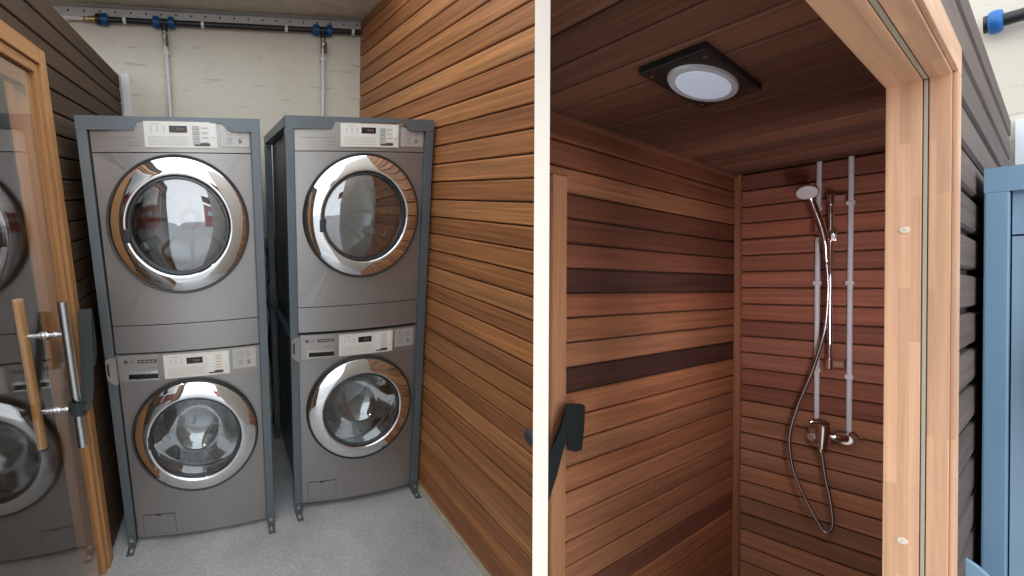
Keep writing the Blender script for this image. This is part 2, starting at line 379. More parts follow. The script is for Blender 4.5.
# glass door of the cabin (in the left wall)
DO = empty('door_1', ML, kind='structure')
zt = 2.235
bm = bmesh.new(); box(bm, -YD0 - 0.055, -YD0, -0.014, 0.03, 0, zt, 0.002)
obj('casing', bm, M_OAKA_Z, DO)
bm = bmesh.new(); box(bm, -YD1, -YD1 + 0.055, -0.014, 0.03, 0, zt, 0.002)
obj('casing', bm, M_OAKA_Z, DO)
bm = bmesh.new(); box(bm, -YD1 + 0.0555, -YD0 - 0.0555, -0.014, 0.03, zt - 0.055, zt, 0.002)
MX_ = woodmat('frame_x', (0.46, 0.235, 0.095), 'X', 0.45, 0.22)
obj('casing', bm, MX_, DO)
for xa, xb in ((-YD0 - 0.09, -YD0 - 0.058), (-YD1 + 0.058, -YD1 + 0.09)):
    bm = bmesh.new(); box(bm, xa, xb, -0.004, 0.10, 0, zt - 0.058, 0.002); obj('jamb', bm, M_OAKA_Z, DO)
bm = bmesh.new(); box(bm, -YD1 + 0.091, -YD0 - 0.091, -0.004, 0.10, zt - 0.09, zt - 0.058, 0.002); obj('jamb_head', bm, MX_, DO)
xg1 = -YD0 - 0.093; xg0 = -YD1 + 0.093
bm = bmesh.new(); box(bm, xg1 - 0.05, xg1, 0.012, 0.05, 0.02, zt - 0.095, 0.002)
obj('leaf_stile', bm, M_OAKA_Z, DO)
bm = bmesh.new(); box(bm, xg0, xg0 + 0.05, 0.012, 0.05, 0.02, zt - 0.095, 0.002)
obj('leaf_stile', bm, M_OAKA_Z, DO)
bm = bmesh.new(); box(bm, xg0 + 0.0505, xg1 - 0.0505, 0.012, 0.05, zt - 0.145, zt - 0.096, 0.002); obj('leaf_rail', bm, MX_, DO)
bm = bmesh.new(); box(bm, xg0 + 0.0505, xg1 - 0.0505, 0.012, 0.05, 0.02, 0.07, 0.002); obj('leaf_rail', bm, MX_, DO)
bm = bmesh.new(); box(bm, xg0 + 0.049, xg1 - 0.049, 0.006, 0.0115, 0.03, zt - 0.10)
tag(obj('glass_pane', bm, M_DOORGLASS, DO), 'clear glass pane mirroring the washer stack')
# pull handle: steel bar outside, wooden bar inside
xh = -(1.0737 + 0.52)
hd = bpy.data.objects.new('handle', None); COL.objects.link(hd); hd.parent = DO
bm = bmesh.new(); tube(bm, [(xh, -0.062, 0.79), (xh, -0.062, 1.355)], 0.0165, 24); h = obj('steel_bar', bm, M_STAIN, hd, smooth=True, auto=40); h['label'] = 'brushed steel outer bar'
bm = bmesh.new(); tube(bm, [(xh, 0.075, 0.80), (xh, 0.075, 1.37)], 0.0165, 24); h = obj('wooden_bar', bm, M_HANDLEW, hd, smooth=True, auto=40); h['label'] = 'round light wooden inner bar'
for z in (0.945, 1.235):
    bm = bmesh.new(); tube(bm, [(xh, -0.05, z), (xh, 0.062, z)], 0.008, 16); tube(bm, [(xh, -0.002, z), (xh, 0.005, z)], 0.015, 16); tube(bm, [(xh, 0.012, z), (xh, 0.02, z)], 0.015, 16)
    tube(bm, [(xh, -0.03, z), (xh, -0.022, z)], 0.012, 16)
    obj('standoff', bm, M_CHROME, hd, smooth=True, auto=40)

# added unseen lamp inside the cabin, put there to light the wooden bar
lamp = empty('ceiling_light', ML @ TR(-2.22, 0.26, 2.38), 'added unseen round lamp inside the cabin behind the glass door', 'lamp')
bm = bmesh.new(); lathe(bm, [(0.10, 0.018), (0.10, 0.0), (0.085, -0.006), (0.001, -0.008)], 40, 'Z'); obj('lamp_rim', bm, M_WHITE, lamp)
ld = bpy.data.lights.new('cabin_fill_lamp', 'AREA'); ld.shape = 'DISK'; ld.size = 0.16; ld.energy = 6; ld.color = (1.0, 0.84, 0.66)
lo_ = bpy.data.objects.new('cabin_fill_lamp', ld); COL.objects.link(lo_); lo_.parent = lamp; lo_.matrix_local = TR(0, 0, -0.02)

# black strap tied to the steel bar
def ribbon(bm, pts, wdir, w, t=0.003):
    P = spline(pts, 6); rows = []
    for i, p in enumerate(P):
        d = (P[min(i + 1, len(P) - 1)] - P[max(i - 1, 0)]).normalized()
        wd = Vector(wdir(i / (len(P) - 1)) if callable(wdir) else wdir); wd = (wd - d * wd.dot(d)).normalized(); n = d.cross(wd)
        rows.append([bm.verts.new(p + wd * sx * w / 2 + n * sn * t / 2) for sx, sn in ((-1, -1), (1, -1), (1, 1), (-1, 1))])
    for a, b in zip(rows, rows[1:]):
        for k in range(4): bm.faces.new((a[k], a[(k + 1) % 4], b[(k + 1) % 4], b[k]))
    bm.faces.new(rows[0]); bm.faces.new(rows[-1])
st = empty('strap', ML, 'dark grey cloth strap looped round the steel handle of the glass door', 'strap')
bm = bmesh.new()
ribbon(bm, [(xh - .02, -0.085, 0.945), (xh + 0.03, -0.085, 0.965), (xh + 0.085, -0.08, 1.03), (xh + 0.13, -0.075, 1.13), (xh + 0.175, -0.07, 1.245), (xh + 0.20, -0.068, 1.27), (xh + 0.225, -0.062, 1.24), (xh + 0.225, -0.06, 1.10), (xh + 0.20, -0.055, 1.03)], (0.5, -1, -.1), 0.045)
obj('webbing', bm, M_STRAP, st)
bm = bmesh.new()
ribbon(bm, [(xh - 0.015, -0.04, 0.965), (xh - 0.03, -0.06, 0.955), (xh - 0.012, -0.084, 0.945), (xh + 0.022, -0.084, 0.94), (xh + 0.028, -0.055, 0.945), (xh + 0.01, -0.036, 0.955)], (0, 0, 1), 0.05)
obj('knot', bm, M_STRAP, st)

# ================================================================== machines
MW0, MW1 = 0.045, 0.690      # machine sides within the rack (local x)
def bowf(v, amt=0.022):
    u = (v.co.x - 0.3675) / 0.3225
    if v.co.y < 0.12: v.co.y -= amt * max(0.0, 1 - u * u)
def bow_bm(bm):
    for v in bm.verts: bowf(v)
def gridbox(bm, x0, x1, y0, y1, z0, z1, n=16, mi=0):
    xs = [x0 + (x1 - x0) * i / n for i in range(n + 1)]
    rows = [[bm.verts.new((x, y, z)) for x in xs] for y, z in ((y0, z0), (y0, z1), (y1, z1), (y1, z0))]
    for a in range(4):
        A, B = rows[a], rows[(a + 1) % 4]
        for i in range(n): bm.faces.new((A[i], A[i + 1], B[i + 1], B[i])).material_index = mi
    bm.faces.new([r[0] for r in rows]).material_index = mi; bm.faces.new([r[-1] for r in rows]).material_index = mi
def panel_with_hole(bm, x0, x1, z0, z1, y, cx, cz, r, seg=72):
    """front plate with a round opening and return edges"""
    hole = [bm.verts.new((cx + r * math.cos(2 * PI * i / seg), y, cz + r * math.sin(2 * PI * i / seg))) for i in range(seg)]
    inn = [bm.verts.new((v.co.x, y + 0.05, v.co.z)) for v in hole]
    outer = []
    for i in range(seg):
        a = 2 * PI * i / seg; c, s = math.cos(a), math.sin(a)
        tx = ((x1 - cx) / c if c > 1e-9 else ((x0 - cx) / c if c < -1e-9 else 1e9)); tz = ((z1 - cz) / s if s > 1e-9 else ((z0 - cz) / s if s < -1e-9 else 1e9))
        k = min(tx, tz); outer.append(bm.verts.new((cx + c * k, y, cz + s * k)))
    # snap the nearest outer verts to the corners
    for X in (x0, x1):
        for Z in (z0, z1):
            v = min(outer, key=lambda v: (v.co.x - X) ** 2 + (v.co.z - Z) ** 2); v.co.x = X; v.co.z = Z
    back = [bm.verts.new((v.co.x, y + 0.02, v.co.z)) for v in outer]
    for i in range(seg):
        j = (i + 1) % seg
        bm.faces.new((hole[i], hole[j], outer[j], outer[i])); bm.faces.new((hole[i], hole[j], inn[j], inn[i])); bm.faces.new((outer[i], outer[j], back[j], back[i]))
def text_mesh(txt, size):
    c = bpy.data.curves.new('t', 'FONT'); c.body = txt; c.size = size; c.extrude = 0.0004; c.align_x = 'LEFT'; c.resolution_u = 2
    o = bpy.data.objects.new('t', c); COL.objects.link(o)
    dg = bpy.context.evaluated_depsgraph_get(); me = bpy.data.meshes.new_from_object(o.evaluated_get(dg))
    bpy.data.objects.remove(o); bpy.data.curves.remove(c)
    return me
def add_text(bm, txt, size, x, z, y):
    me = text_mesh(txt, size); n0 = len(bm.verts)
    bm.from_mesh(me); bm.verts.ensure_lookup_table()
    for v in bm.verts[n0:]:
        a = v.co.copy(); v.co = Vector((x + a.x, y - a.z, z + a.y))
    bpy.data.meshes.remove(me)
YF = 0.022    # machine fascia behind the rack's front face
def icon_plate(parent, x0, x1, z0, z1, y):
    bm = bmesh.new(); box(bm, x0, x1, y - 0.004, y + 0.004, z0, z1, 0.0015); w, h = x1 - x0, z1 - z0
    for i in range(2):
        for j in range(2):
            cx = x0 + w * (0.32 + 0.36 * i); cz = z0 + h * (0.3 + 0.42 * j); a = 0.011
            yy = y - 0.0048
            def ln(xa, za, xb, zb, tt=0.0016):
                d = Vector((xb - xa, 0, zb - za)); n = Vector((-d.z, 0, d.x)).normalized() * tt / 2
                vs = [bm.verts.new(Vector((xa, yy, za)) + n), bm.verts.new(Vector((xb, yy, zb)) + n), bm.verts.new(Vector((xb, yy, zb)) - n), bm.verts.new(Vector((xa, yy, za)) - n)]
                bm.faces.new(vs).material_index = 1
            if (i, j) == (0, 1): ln(cx - a, cz - a, cx + a, cz - a); ln(cx - a, cz + a, cx + a, cz + a); ln(cx - a, cz - a, cx - a, cz + a); ln(cx + a, cz - a, cx + a, cz + a)
            elif (i, j) == (1, 0): ln(cx - a * .6, cz - a * .2, cx + a * .8, cz - a * .2, 0.010); ln(cx - a * .2, cz - a, cx - a * .2, cz + a, 0.006); ln(cx - a, cz + a * .4, cx + a, cz + a, 0.002)
            else: ln(cx - a, cz - a, cx + a, cz + a); ln(cx - a, cz + a, cx + a, cz - a); ln(cx - a, cz + a, cx + a, cz + a); ln(cx - a * .5, cz - a, cx + a * .5, cz - a)
    bow_bm(bm); obj('icon_plate', bm, [flat('silver_plate', (0.50, 0.48, 0.46), 0.4, 0.3), M_PRINT], parent)
def control_plate(parent, x0, x1, z0, z1, y, washer):
    w, h = x1 - x0, z1 - z0
    bm = bmesh.new(); gridbox(bm, x0, x1, y - 0.005, y + 0.004, z0, z1, 8)
    rr = random.Random(int(x0 * 1000) + int(z0 * 100)); ya, yb = y - 0.0056, y - 0.0049
    def pb(a, b, c, d, mi=1): box(bm, a, b, ya, yb, c, d, 0, mi)
    for k in range(5):
        zz = z0 + h * (0.10 + 0.075 * k); xx = x0 + w * 0.05
        while xx < x0 + w * (0.60):
            l = rr.uniform(0.006, 0.02); pb(xx, min(xx + l, x0 + w * .6), zz, zz + 0.0022); xx += l + 0.003
    for k in range(3):
        cx = x0 + w * (0.10 + 0.085 * k); pb(cx - 0.004, cx + 0.004, z0 + h * 0.60, z0 + h * 0.64); pb(cx - 0.0015, cx + 0.0015, z0 + h * 0.66, z0 + h * 0.78); pb(cx - 0.005, cx + 0.005, z0 + h * 0.78, z0 + h * 0.80)
    pb(x0 + w * .10, x0 + w * .22, z0 + h * 0.88, z0 + h * 0.905)
    n = 6 if washer else 4
    rows = [(z1 - h * (0.10 + (0.75 / n) * (k + 0.7)), 0.30 / n * h) for k in range(n)]
    for zz, bh in rows: pb(x0 + w * 0.79, x0 + w * 0.875, zz - bh * .4, zz + bh * .4, 2)
    bow_bm(bm); p = obj('control_plate', bm, [M_PANEL, M_PRINTL, flat('print_orange', (0.62, 0.42, 0.25), 0.6) if washer else M_PRINTL], parent)
    dx0 = x0 + w * 0.345; dx1 = dx0 + w * 0.245; dz0 = z1 - h * 0.42; dz1 = z1 - h * 0.16
    bm = bmesh.new(); box(bm, dx0, dx1, y - 0.0065, y - 0.004, dz0, dz1, 0.0008)
    for k in range(3):
        xx = dx0 + (dx1 - dx0) * (0.42 + 0.15 * k); box(bm, xx, xx + 0.006, y - 0.0072, y - 0.0064, dz0 + 0.009, dz1 - 0.009, 0, 1)
    bow_bm(bm); obj('display', bm, [M_BLACKG, M_LED], p)
    for zz, bh in rows:
        bm = bmesh.new(); box(bm, x0 + w * 0.66, x0 + w * 0.76, y - 0.0075, y - 0.004, zz - bh, zz + bh, 0.0008, 0)
        bow_bm(bm); obj('button', bm, M_WHITE if washer else flat('button_grey', (0.42, 0.42, 0.42), 0.4), p)
    bm = bmesh.new(); box(bm, x0 + w * 0.905, x0 + w * 0.975, y - 0.0075, y - 0.004, z0 + h * .40, z1 - h * .06, 0.001); bow_bm(bm); obj('start_button', bm, M_WHITE, p)
    bm = bmesh.new(); box(bm, x0 + w * 0.68, x0 + w * 0.90, y - 0.006, y - 0.0045, z0 + h * 0.07, z0 + h * 0.19, 0.0005); bow_bm(bm); obj('badge', bm, flat('badge_dark', (0.06, 0.055, 0.05), 0.4), p)
def door_ring(parent, cx, cz, washer):
    ro, ri = 0.286, 0.213
    y = YF - 0.018
    d = bpy.data.objects.new('door', None); COL.objects.link(d); d.parent = parent
    bm = bmesh.new()
    prof = [(ro + 0.010, 0.012), (ro + 0.011, -0.004), (ro + 0.006, -0.012), (ro, -0.010), (ro - 0.001, 0.006)]
    lathe(bm, prof, 96, 'Y', (cx, y, cz)); bow_bm(bm); obj('outer_rim', bm, flat('rim_rubber', (0.03, 0.03, 0.032), 0.4), d, smooth=True, auto=50)
    bm = bmesh.new()
    prof = [(ro + .001, 0.006), (ro, -0.008), (ro - 0.003, -0.0105), (ro - 0.010, -0.0140), (ro - 0.022, -0.0195), (ro - 0.036, -0.0250), (ro - 0.050, -0.0290), (ro - 0.062, -0.0310), (ri + 0.004, -0.0315), (ri, -0.028), (ri - 0.002, -0.020), (ri - 0.002, 0.01)]
    lathe(bm, prof, 128, 'Y', (cx, y, cz)); bow_bm(bm); r = obj('chrome_ring', bm, M_CHROME, d, smooth=True, auto=70); r['label'] = 'mirror-bright chrome ring'
    bm = bmesh.new()
    prof = [(ri - 0.002, -0.014), (ri - 0.006, -0.020), (ri - 0.012, -0.020), (ri - 0.016, -0.006)]
    lathe(bm, prof, 96, 'Y', (cx, y, cz)); bow_bm(bm); obj('inner_rim', bm, flat('rim_dark', (0.10, 0.105, 0.11), 0.25, 0.6), d, smooth=True, auto=50)
    bm = bmesh.new()
    rg = ri - 0.014
    if washer:
        prof = [(rg, -0.008), (rg - 0.012, 0.01), (rg - 0.03, 0.04), (rg - 0.055, 0.085), (rg - 0.075, 0.11), (rg - 0.11, 0.122), (0.05, 0.126), (0.002, 0.126)]
    else:
        prof = [(rg, -0.010), (rg * 0.9, -0.017), (rg * 0.7, -0.024), (rg * 0.45, -0.030), (rg * 0.2, -0.033), (0.002, -0.034)]
    lathe(bm, prof, 72, 'Y', (cx, y, cz)); bow_bm(bm); g = obj('glass_bowl', bm, M_GLASS if washer else M_GLASSD, d, smooth=True); g['label'] = 'clear round glass'
    if washer:  # flat outer glass too
        bm = bmesh.new(); lathe(bm, [(rg, -0.009), (rg * .6, -0.012), (0.002, -0.013)], 72, 'Y', (cx, y, cz)); bow_bm(bm); obj('outer_glass', bm, glassmat('outer_glass', (0.9, 0.93, 0.94), 0.10), d, smooth=True)
    # latch notch
    bm = bmesh.new(); a = math.radians(172 if not washer else 15)
    if not washer: box(bm, cx - ri - 0.012, cx - ri + 0.012, y - 0.038, y - 0.018, cz - 0.065, cz - 0.005, 0.004)
    else: box(bm, cx - ri - 0.004, cx - ri + 0.014, y - 0.036, y - 0.02, cz - 0.03, cz + 0.03, 0.004)
    bow_bm(bm); obj('latch', bm, flat('latch_dark', (0.06, 0.06, 0.065), 0.3, 0.5), d)
def drum(parent, cx, cz, washer):
    bm = bmesh.new(); y = YF + 0.03
    R = 0.255
    prof = [(0.205, y), (0.215, y + 0.03), (0.235, y + 0.05), (R, y + 0.07), (R, y + 0.42), (R - 0.02, y + 0.44), (0.12, y + 0.45), (0.04, y + 0.44), (0.002, y + 0.44)]
    lathe(bm, prof, 64, 'Y', (cx, 0, cz))
    for ring in range(5):
        for k in range(24):
            a = 2 * PI * (k + 0.5 * (ring % 2)) / 24; M_ = TR(cx, 0, cz) @ RY(-a)
            box(bm, R - 0.003, R - 0.0005, y + 0.10 + ring * 0.07, y + 0.112 + ring * 0.07, -0.006, 0.006, 0, 1, M=M_)
    dr = obj('drum', bm, [M_DRUM, M_DARK], parent, smooth=True, auto=45)
    for k in range(3):
        bm = bmesh.new()
        a = math.radians(90 + 120 * k + (20 if washer else 0)); c, s = math.cos(a), math.sin(a)
        M_ = TR(cx, 0, cz) @ RY(-a)
        box(bm, R - 0.065, R - 0.002, y + 0.08, y + 0.42, -0.022, 0.022, 0.012, M=M_)
        obj('lifter', bm, M_DRUM, dr)
    bm = bmesh.new()
    n = 10 if washer else 8
    for k in range(n):
        a = 2 * PI * k / n; M_ = TR(cx, 0, cz) @ RY(-a)
        box(bm, 0.05, R - 0.03, y + 0.425, y + 0.441, -0.010, 0.010, 0.004, M=M_)
    lathe(bm, [(0.06, y + 0.441), (0.055, y + 0.415), (0.03, y + 0.405), (0.002, y + 0.403)], 32, 'Y', (cx, 0, cz))
    # perforations as dark dimples on the drum wall
    obj('drum_back', bm, flat('drum_back_steel', (0.25, 0.255, 0.26), 0.28, 1.0), dr)
def make_dryer(M, label, dz=0.0):
    d = empty('tumble_dryer', M, label, 'dryer', 'tumble dryers on top of the stacks')
    z0, zb, zs, zt_ = 1.012, 1.142, 1.887, 2.012
    bm = bmesh.new()
    box(bm, MW0, MW1, YF + 0.022, 0.74, z0, zt_, 0.004)
    bmesh.ops.delete(bm, geom=[f for f in bm.faces if f.normal.y < -0.9 and f.calc_area() > 0.2], context='FACES')
    c = obj('cabinet', bm, M_SIDE, d)
    bm = bmesh.new(); panel_with_hole(bm, MW0, MW1, zb + 0.002, zs - 0.002, YF, 0.37, 1.583, 0.290); bow_bm(bm); obj('front_panel', bm, M_STEELPAINT, d)
    bm = bmesh.new(); gridbox(bm, MW0, MW1, YF, YF + 0.02, z0, zb - 0.002); bow_bm(bm); obj('lower_panel', bm, M_STEELPAINT, d)
    bm = bmesh.new(); gridbox(bm, MW0, MW1, YF, YF + 0.02, zs + 0.002, zt_)
    def gl(a, b, c, e, f, g, n): gridbox(bm, a, b, c, e, f, g, n, 1)
    gl(0.065, 0.235, YF - 0.0012, YF + 0.002, 1.946, 1.9475, 8); gl(0.19, 0.235, YF - 0.0012, YF + 0.002, 1.928, 1.930, 4); gl(0.19, 0.235, YF - 0.0012, YF + 0.002, 1.914, 1.916, 4); bow_bm(bm)
    cp = obj('control_panel', bm, [M_SILVER2, M_PRINT], d)
    control_plate(cp, 0.258, 0.548, 1.907, 2.010, YF, False)
    icon_plate(cp, 0.562, 0.684, 1.912, 1.998, YF)
    door_ring(d, 0.37, 1.583, False); drum(d, 0.37, 1.583, False)
    return d
def make_washer(M, label):
    d = empty('washing_machine', M, label, 'washing machine', 'washing machines at the foot of the stacks')
    z0, zs, zt_ = 0.035, 0.872, 1.008
    bm = bmesh.new()
    box(bm, MW0, MW1, YF + 0.022, 0.74, z0, zt_, 0.004)
    bmesh.ops.delete(bm, geom=[f for f in bm.faces if f.normal.y < -0.9 and f.calc_area() > 0.2], context='FACES')
    obj('cabinet', bm, M_SIDE, d)
    bm = bmesh.new(); panel_with_hole(bm, MW0, MW1, 0.03, zs - 0.002, YF, 0.37, 0.578, 0.290); bow_bm(bm); obj('front_panel', bm, M_STEELPAINT, d)
    bm = bmesh.new(); gridbox(bm, MW0, MW1, YF - 0.004, YF + 0.02, zs, zt_ - 0.003); bow_bm(bm); cp = obj('control_panel', bm, M_SILVER2, d)
    bm = bmesh.new(); prism(bm, [(0.004, 0.905), (0.018, 0.885), (0.047, 0.872), (0.047, 1.004), (0.018, 1.004), (0.004, 0.99)], -0.012, 0.03)
    obj('end_cap', bm, M_SILVER2, cp)
    bm = bmesh.new(); prism(bm, [(0.009, 0.925), (0.016, 0.915), (0.018, 0.915), (0.018, 0.98), (0.009, 0.975)], -0.0135, -0.0115)
    obj('end_cap_recess', bm, M_DARK, cp)
    # detergent drawer
    bm = bmesh.new(); gridbox(bm, 0.052, 0.226, YF - 0.010, YF, 0.877, 1.001, 8)
    for k in range(5): box(bm, 0.175 + k * 0.010, 0.182 + k * 0.010, YF - 0.0108, YF - 0.0098, 0.940, 0.944, 0, 1)
    bow_bm(bm); dr = obj('detergent_drawer', bm, [flat('drawer_silver', (0.42, 0.40, 0.385), 0.4, 0.6), M_PRINT], cp)
    bm = bmesh.new(); gridbox(bm, 0.085, 0.222, YF - 0.0112, YF - 0.009, 0.884, 0.926, 8); bow_bm(bm); obj('drawer_grip', bm, M_CHROME, dr)
    bm = bmesh.new(); gridbox(bm, 0.092, 0.222, YF - 0.0122, YF - 0.011, 0.889, 0.912, 8); bow_bm(bm); obj('grip_recess', bm, M_BLACKG, dr)
    bm = bmesh.new(); gridbox(bm, 0.137, 0.221, YF - 0.0114, YF - 0.009, 0.966, 0.982, 6)
    for k in range(4): box(bm, 0.145 + k * 0.018, 0.158 + k * 0.018, YF - 0.0120, YF - 0.0112, 0.972, 0.976, 0, 1)
    bow_bm(bm); obj('dark_strip', bm, [flat('strip_dark', (0.07, 0.06, 0.06), 0.3), M_PRINTL], dr)
    bm = bmesh.new(); lathe(bm, [(0.0085, YF - 0.0112), (0.0085, YF - 0.0095)], 20, 'Y', (0.085, 0, 0.974), 0, True)
    add_text(bm, 'LG', 0.020, 0.097, 0.9665, YF - 0.0105)
    bow_bm(bm); obj('logo', bm, flat('logo_dark', (0.10, 0.07, 0.08), 0.4), dr)
    control_plate(cp, 0.250, 0.545, 0.882, 0.996, YF - 0.004, True)
    icon_plate(cp, 0.560, 0.672, 0.898, 0.996, YF - 0.004)
    door_ring(d, 0.37, 0.578, True); drum(d, 0.37, 0.578, True)
    # service flap, lower left
    bm = bmesh.new(); gridbox(bm, 0.077, 0.236, YF - 0.002, YF + 0.001, 0.047, 0.157, 8); bow_bm(bm); fl = obj('service_flap', bm, flat('flap_line', (0.12, 0.115, 0.11), 0.5, 0.3), d)
    bm = bmesh.new(); gridbox(bm, 0.0795, 0.2335, YF - 0.0035, YF, 0.0495, 0.1545, 8); bow_bm(bm); obj('flap_cover', bm, M_STEELPAINT, fl)
    bm = bmesh.new(); box(bm, 0.145, 0.168, YF - 0.005, YF - 0.003, 0.1495, 0.1555, 0.001); bow_bm(bm); obj('flap_catch', bm, M_DARK, fl)
    for fx in (0.09, 0.64):
        for fy in (0.09, 0.68):
            bm = bmesh.new(); tube(bm, [(fx, fy, 0.0), (fx, fy, 0.012)], 0.024, 16); tube(bm, [(fx, fy, 0.011), (fx, fy, 0.04)], 0.010, 12); obj('foot', bm, M_RUBBER, d)
    return d
def make_rack(M, label, H=2.036, Wd=0.731, D=0.785, pw=0.040, mat=None, group='steel racks around the machines'):
    mat = mat or M_RACK
    r = empty('steel_rack', M, label, 'rack', group)
    for (xa, ya) in ((0, 0), (Wd - pw, 0), (0, D - pw), (Wd - pw, D - pw)):
        bm = bmesh.new(); box(bm, xa, xa + pw, ya, ya + pw, 0.004, H - 0.054, 0.003)
        p = obj('post', bm, mat, r)
        bm = bmesh.new()
        fy0, fy1 = (ya - 0.062, ya + 0.004) if ya == 0 else (ya + pw - 0.004, ya + pw + 0.06)
        box(bm, xa + 0.002, xa + pw - 0.002, fy0, fy1, 0.0, 0.005, 0.0015)
        if ya == 0: box(bm, xa + 0.002, xa + pw - 0.002, -0.006, -0.0005, 0.0, 0.062, 0.0015)
        fp = obj('foot_plate', bm, mat, p)
        bm = bmesh.new(); cy = (fy0 + fy1) / 2
        lathe(bm, [(0.0115, 0.005), (0.0115, 0.008), (0.007, 0.0085), (0.007, 0.016), (0.001, 0.017)], 16, 'Z', (xa + pw / 2, cy - 0.005, 0), 0)
        if ya == 0: lathe(bm, [(0.008, -0.006), (0.008, -0.010), (0.001, -0.011)], 12, 'Y', (xa + pw / 2, 0, 0.04), 0)
        obj('bolt', bm, M_BOLT, fp, smooth=True, auto=40)
    # front crossbar with a cut-out round the control plate
    zb, zt2, zc = H - 0.054, H, H - 0.021
    bm = bmesh.new()
    prism(bm, [(0, zb), (0.218, zb), (0.232, zc), (0.575, zc), (0.595, zb + 0.008), (0.612, zb), (Wd, zb), (Wd, zt2), (0, zt2)], 0.0, 0.006)
    prism(bm, [(0, zt2 - 0.006), (Wd, zt2 - 0.006), (Wd, zt2), (0, zt2)], 0.006, pw)
    obj('front_crossbar', bm, mat, r)
    for xa in (0, Wd - pw):
        bm = bmesh.new(); box(bm, xa, xa + pw, pw, D - pw, zt2 - 0.045, zt2, 0.002); obj('side_bar', bm, mat, r)
        bm = bmesh.new(); box(bm, xa + 0.004, xa + pw - 0.006, pw, D - pw, 0.985, 1.008, 0.002); obj('shelf_rail', bm, mat, r)
    bm = bmesh.new(); box(bm, 0, Wd, D - pw, D, zt2 - 0.05, zt2, 0.002); obj('rear_crossbar', bm, mat, r)
    return r
M1 = TR(0.1872, -0.1626, 0) @ RZ(0.0327)
M2 = TR(1.0313, -0.0818, 0) @ RZ(0.0806)
make_rack(M1, 'blue-grey steel rack around the left stack, nearer the glass door', H=2.028)
make_dryer(M1, 'silver tumble dryer on top of the left stack, nearer the glass door')
make_washer(M1, 'silver front-loading washing machine at the foot of the left stack')
make_rack(M2, 'blue-grey steel rack around the right stack, beside the plank wall', H=2.055)
make_dryer(M2 @ TR(0, 0, 0.018), 'silver tumble dryer on top of the right stack, beside the plank wall')
make_washer(M2 @ TR(0, 0, 0.012), 'silver front-loading washing machine at the foot of the right stack')

# ================================================================== pipes on the back wall
wp = empty('water_pipe', TR(0, YB - 0.035, 2.758), 'black water pipe with blue couplings running along the top of the white back wall', 'pipe')
bm = bmesh.new(); tube(bm, [(0.0, 0, 0), (XR - 0.01, 0, 0)], 0.0165, 20); obj('pipe', bm, M_BLACKP, wp, smooth=True, auto=40)
def coupling(x0, x1, parent):
    bm = bmesh.new(); w = x1 - x0
    lathe(bm, [(0.018, x0), (0.027, x0 + .003), (0.031, x0 + w * .2), (0.032, x0 + w * .6), (0.028, x1 - .003), (0.018, x1)], 28, 'X'); 
    for k in range(14):
        a = 2 * PI * k / 14; box(bm, x0 + w * .15, x1 - w * .15, -0.002, 0.002, 0.029, 0.034, M=RX(a))
    obj('blue_coupling', bm, M_BLUEP, parent, smooth=True, auto=40)
coupling(0.018, 0.066, wp)
bm = bmesh.new(); lathe(bm, [(0.022, -0.01), (0.031, -0.004), (0.031, 0.018)], 24, 'X', (0, 0, 0), 0, True); obj('end_socket', bm, M_BLACKP, wp)
for x in (0.388, 1.392):
    coupling(x - 0.068, x - 0.022, wp); coupling(x + 0.022, x + 0.066, wp)
    bm = bmesh.new(); tube(bm, [(x - 0.024, 0, 0), (x + 0.024, 0, 0)], 0.022, 20); tube(bm, [(x, 0, -0.01), (x, 0, -0.045)], 0.017, 16); obj('tee', bm, M_BLACKP, wp, smooth=True, auto=40)
def clipper(x, parent, name='pipe_clip', r=0.02, z=0.0):
    bm = bmesh.new()
    lathe(bm, [(r - 0.002, x - 0.009), (r + 0.003, x - 0.009), (r + 0.003, x + 0.009), (r - 0.002, x + 0.009)], 20, 'X', (0, 0, z)); box(bm, x - 0.009, x + 0.009, 0.01, 0.034, z - 0.012, z + 0.012)
    obj(name, bm, M_WHITE, parent)
for x in (0.158, 0.622, 1.150, 1.594): clipper(x, wp)
wp2 = empty('white_supply_pipe', TR(-0.03, YB - 0.035, 2.758), 'thin white pipe with brass fitting leading into the black water pipe', 'pipe')
bm = bmesh.new(); tube(bm, [(-0.7, 0, 0), (-0.02, 0, 0)], 0.0115, 16); obj('pipe', bm, M_WHITE, wp2, smooth=True, auto=40)
bm = bmesh.new(); lathe(bm, [(0.006, -0.05), (0.013, -0.05), (0.013, -0.034), (0.010, -0.032), (0.010, -0.025), (0.015, -0.024), (0.015, -0.008), (0.018, -0.008), (0.018, 0.018), (0.006, 0.018)], 12, 'X'); obj('brass_fitting', bm, M_BRASS, wp2)
bm = bmesh.new(); lathe(bm, [(0.012, -0.15), (0.016, -0.15), (0.016, -0.132), (0.012, -0.132)], 16, 'X'); box(bm, -0.15, -0.132, 0.008, 0.034, -0.008, 0.008); obj('pipe_clip', bm, M_WHITE, wp2)
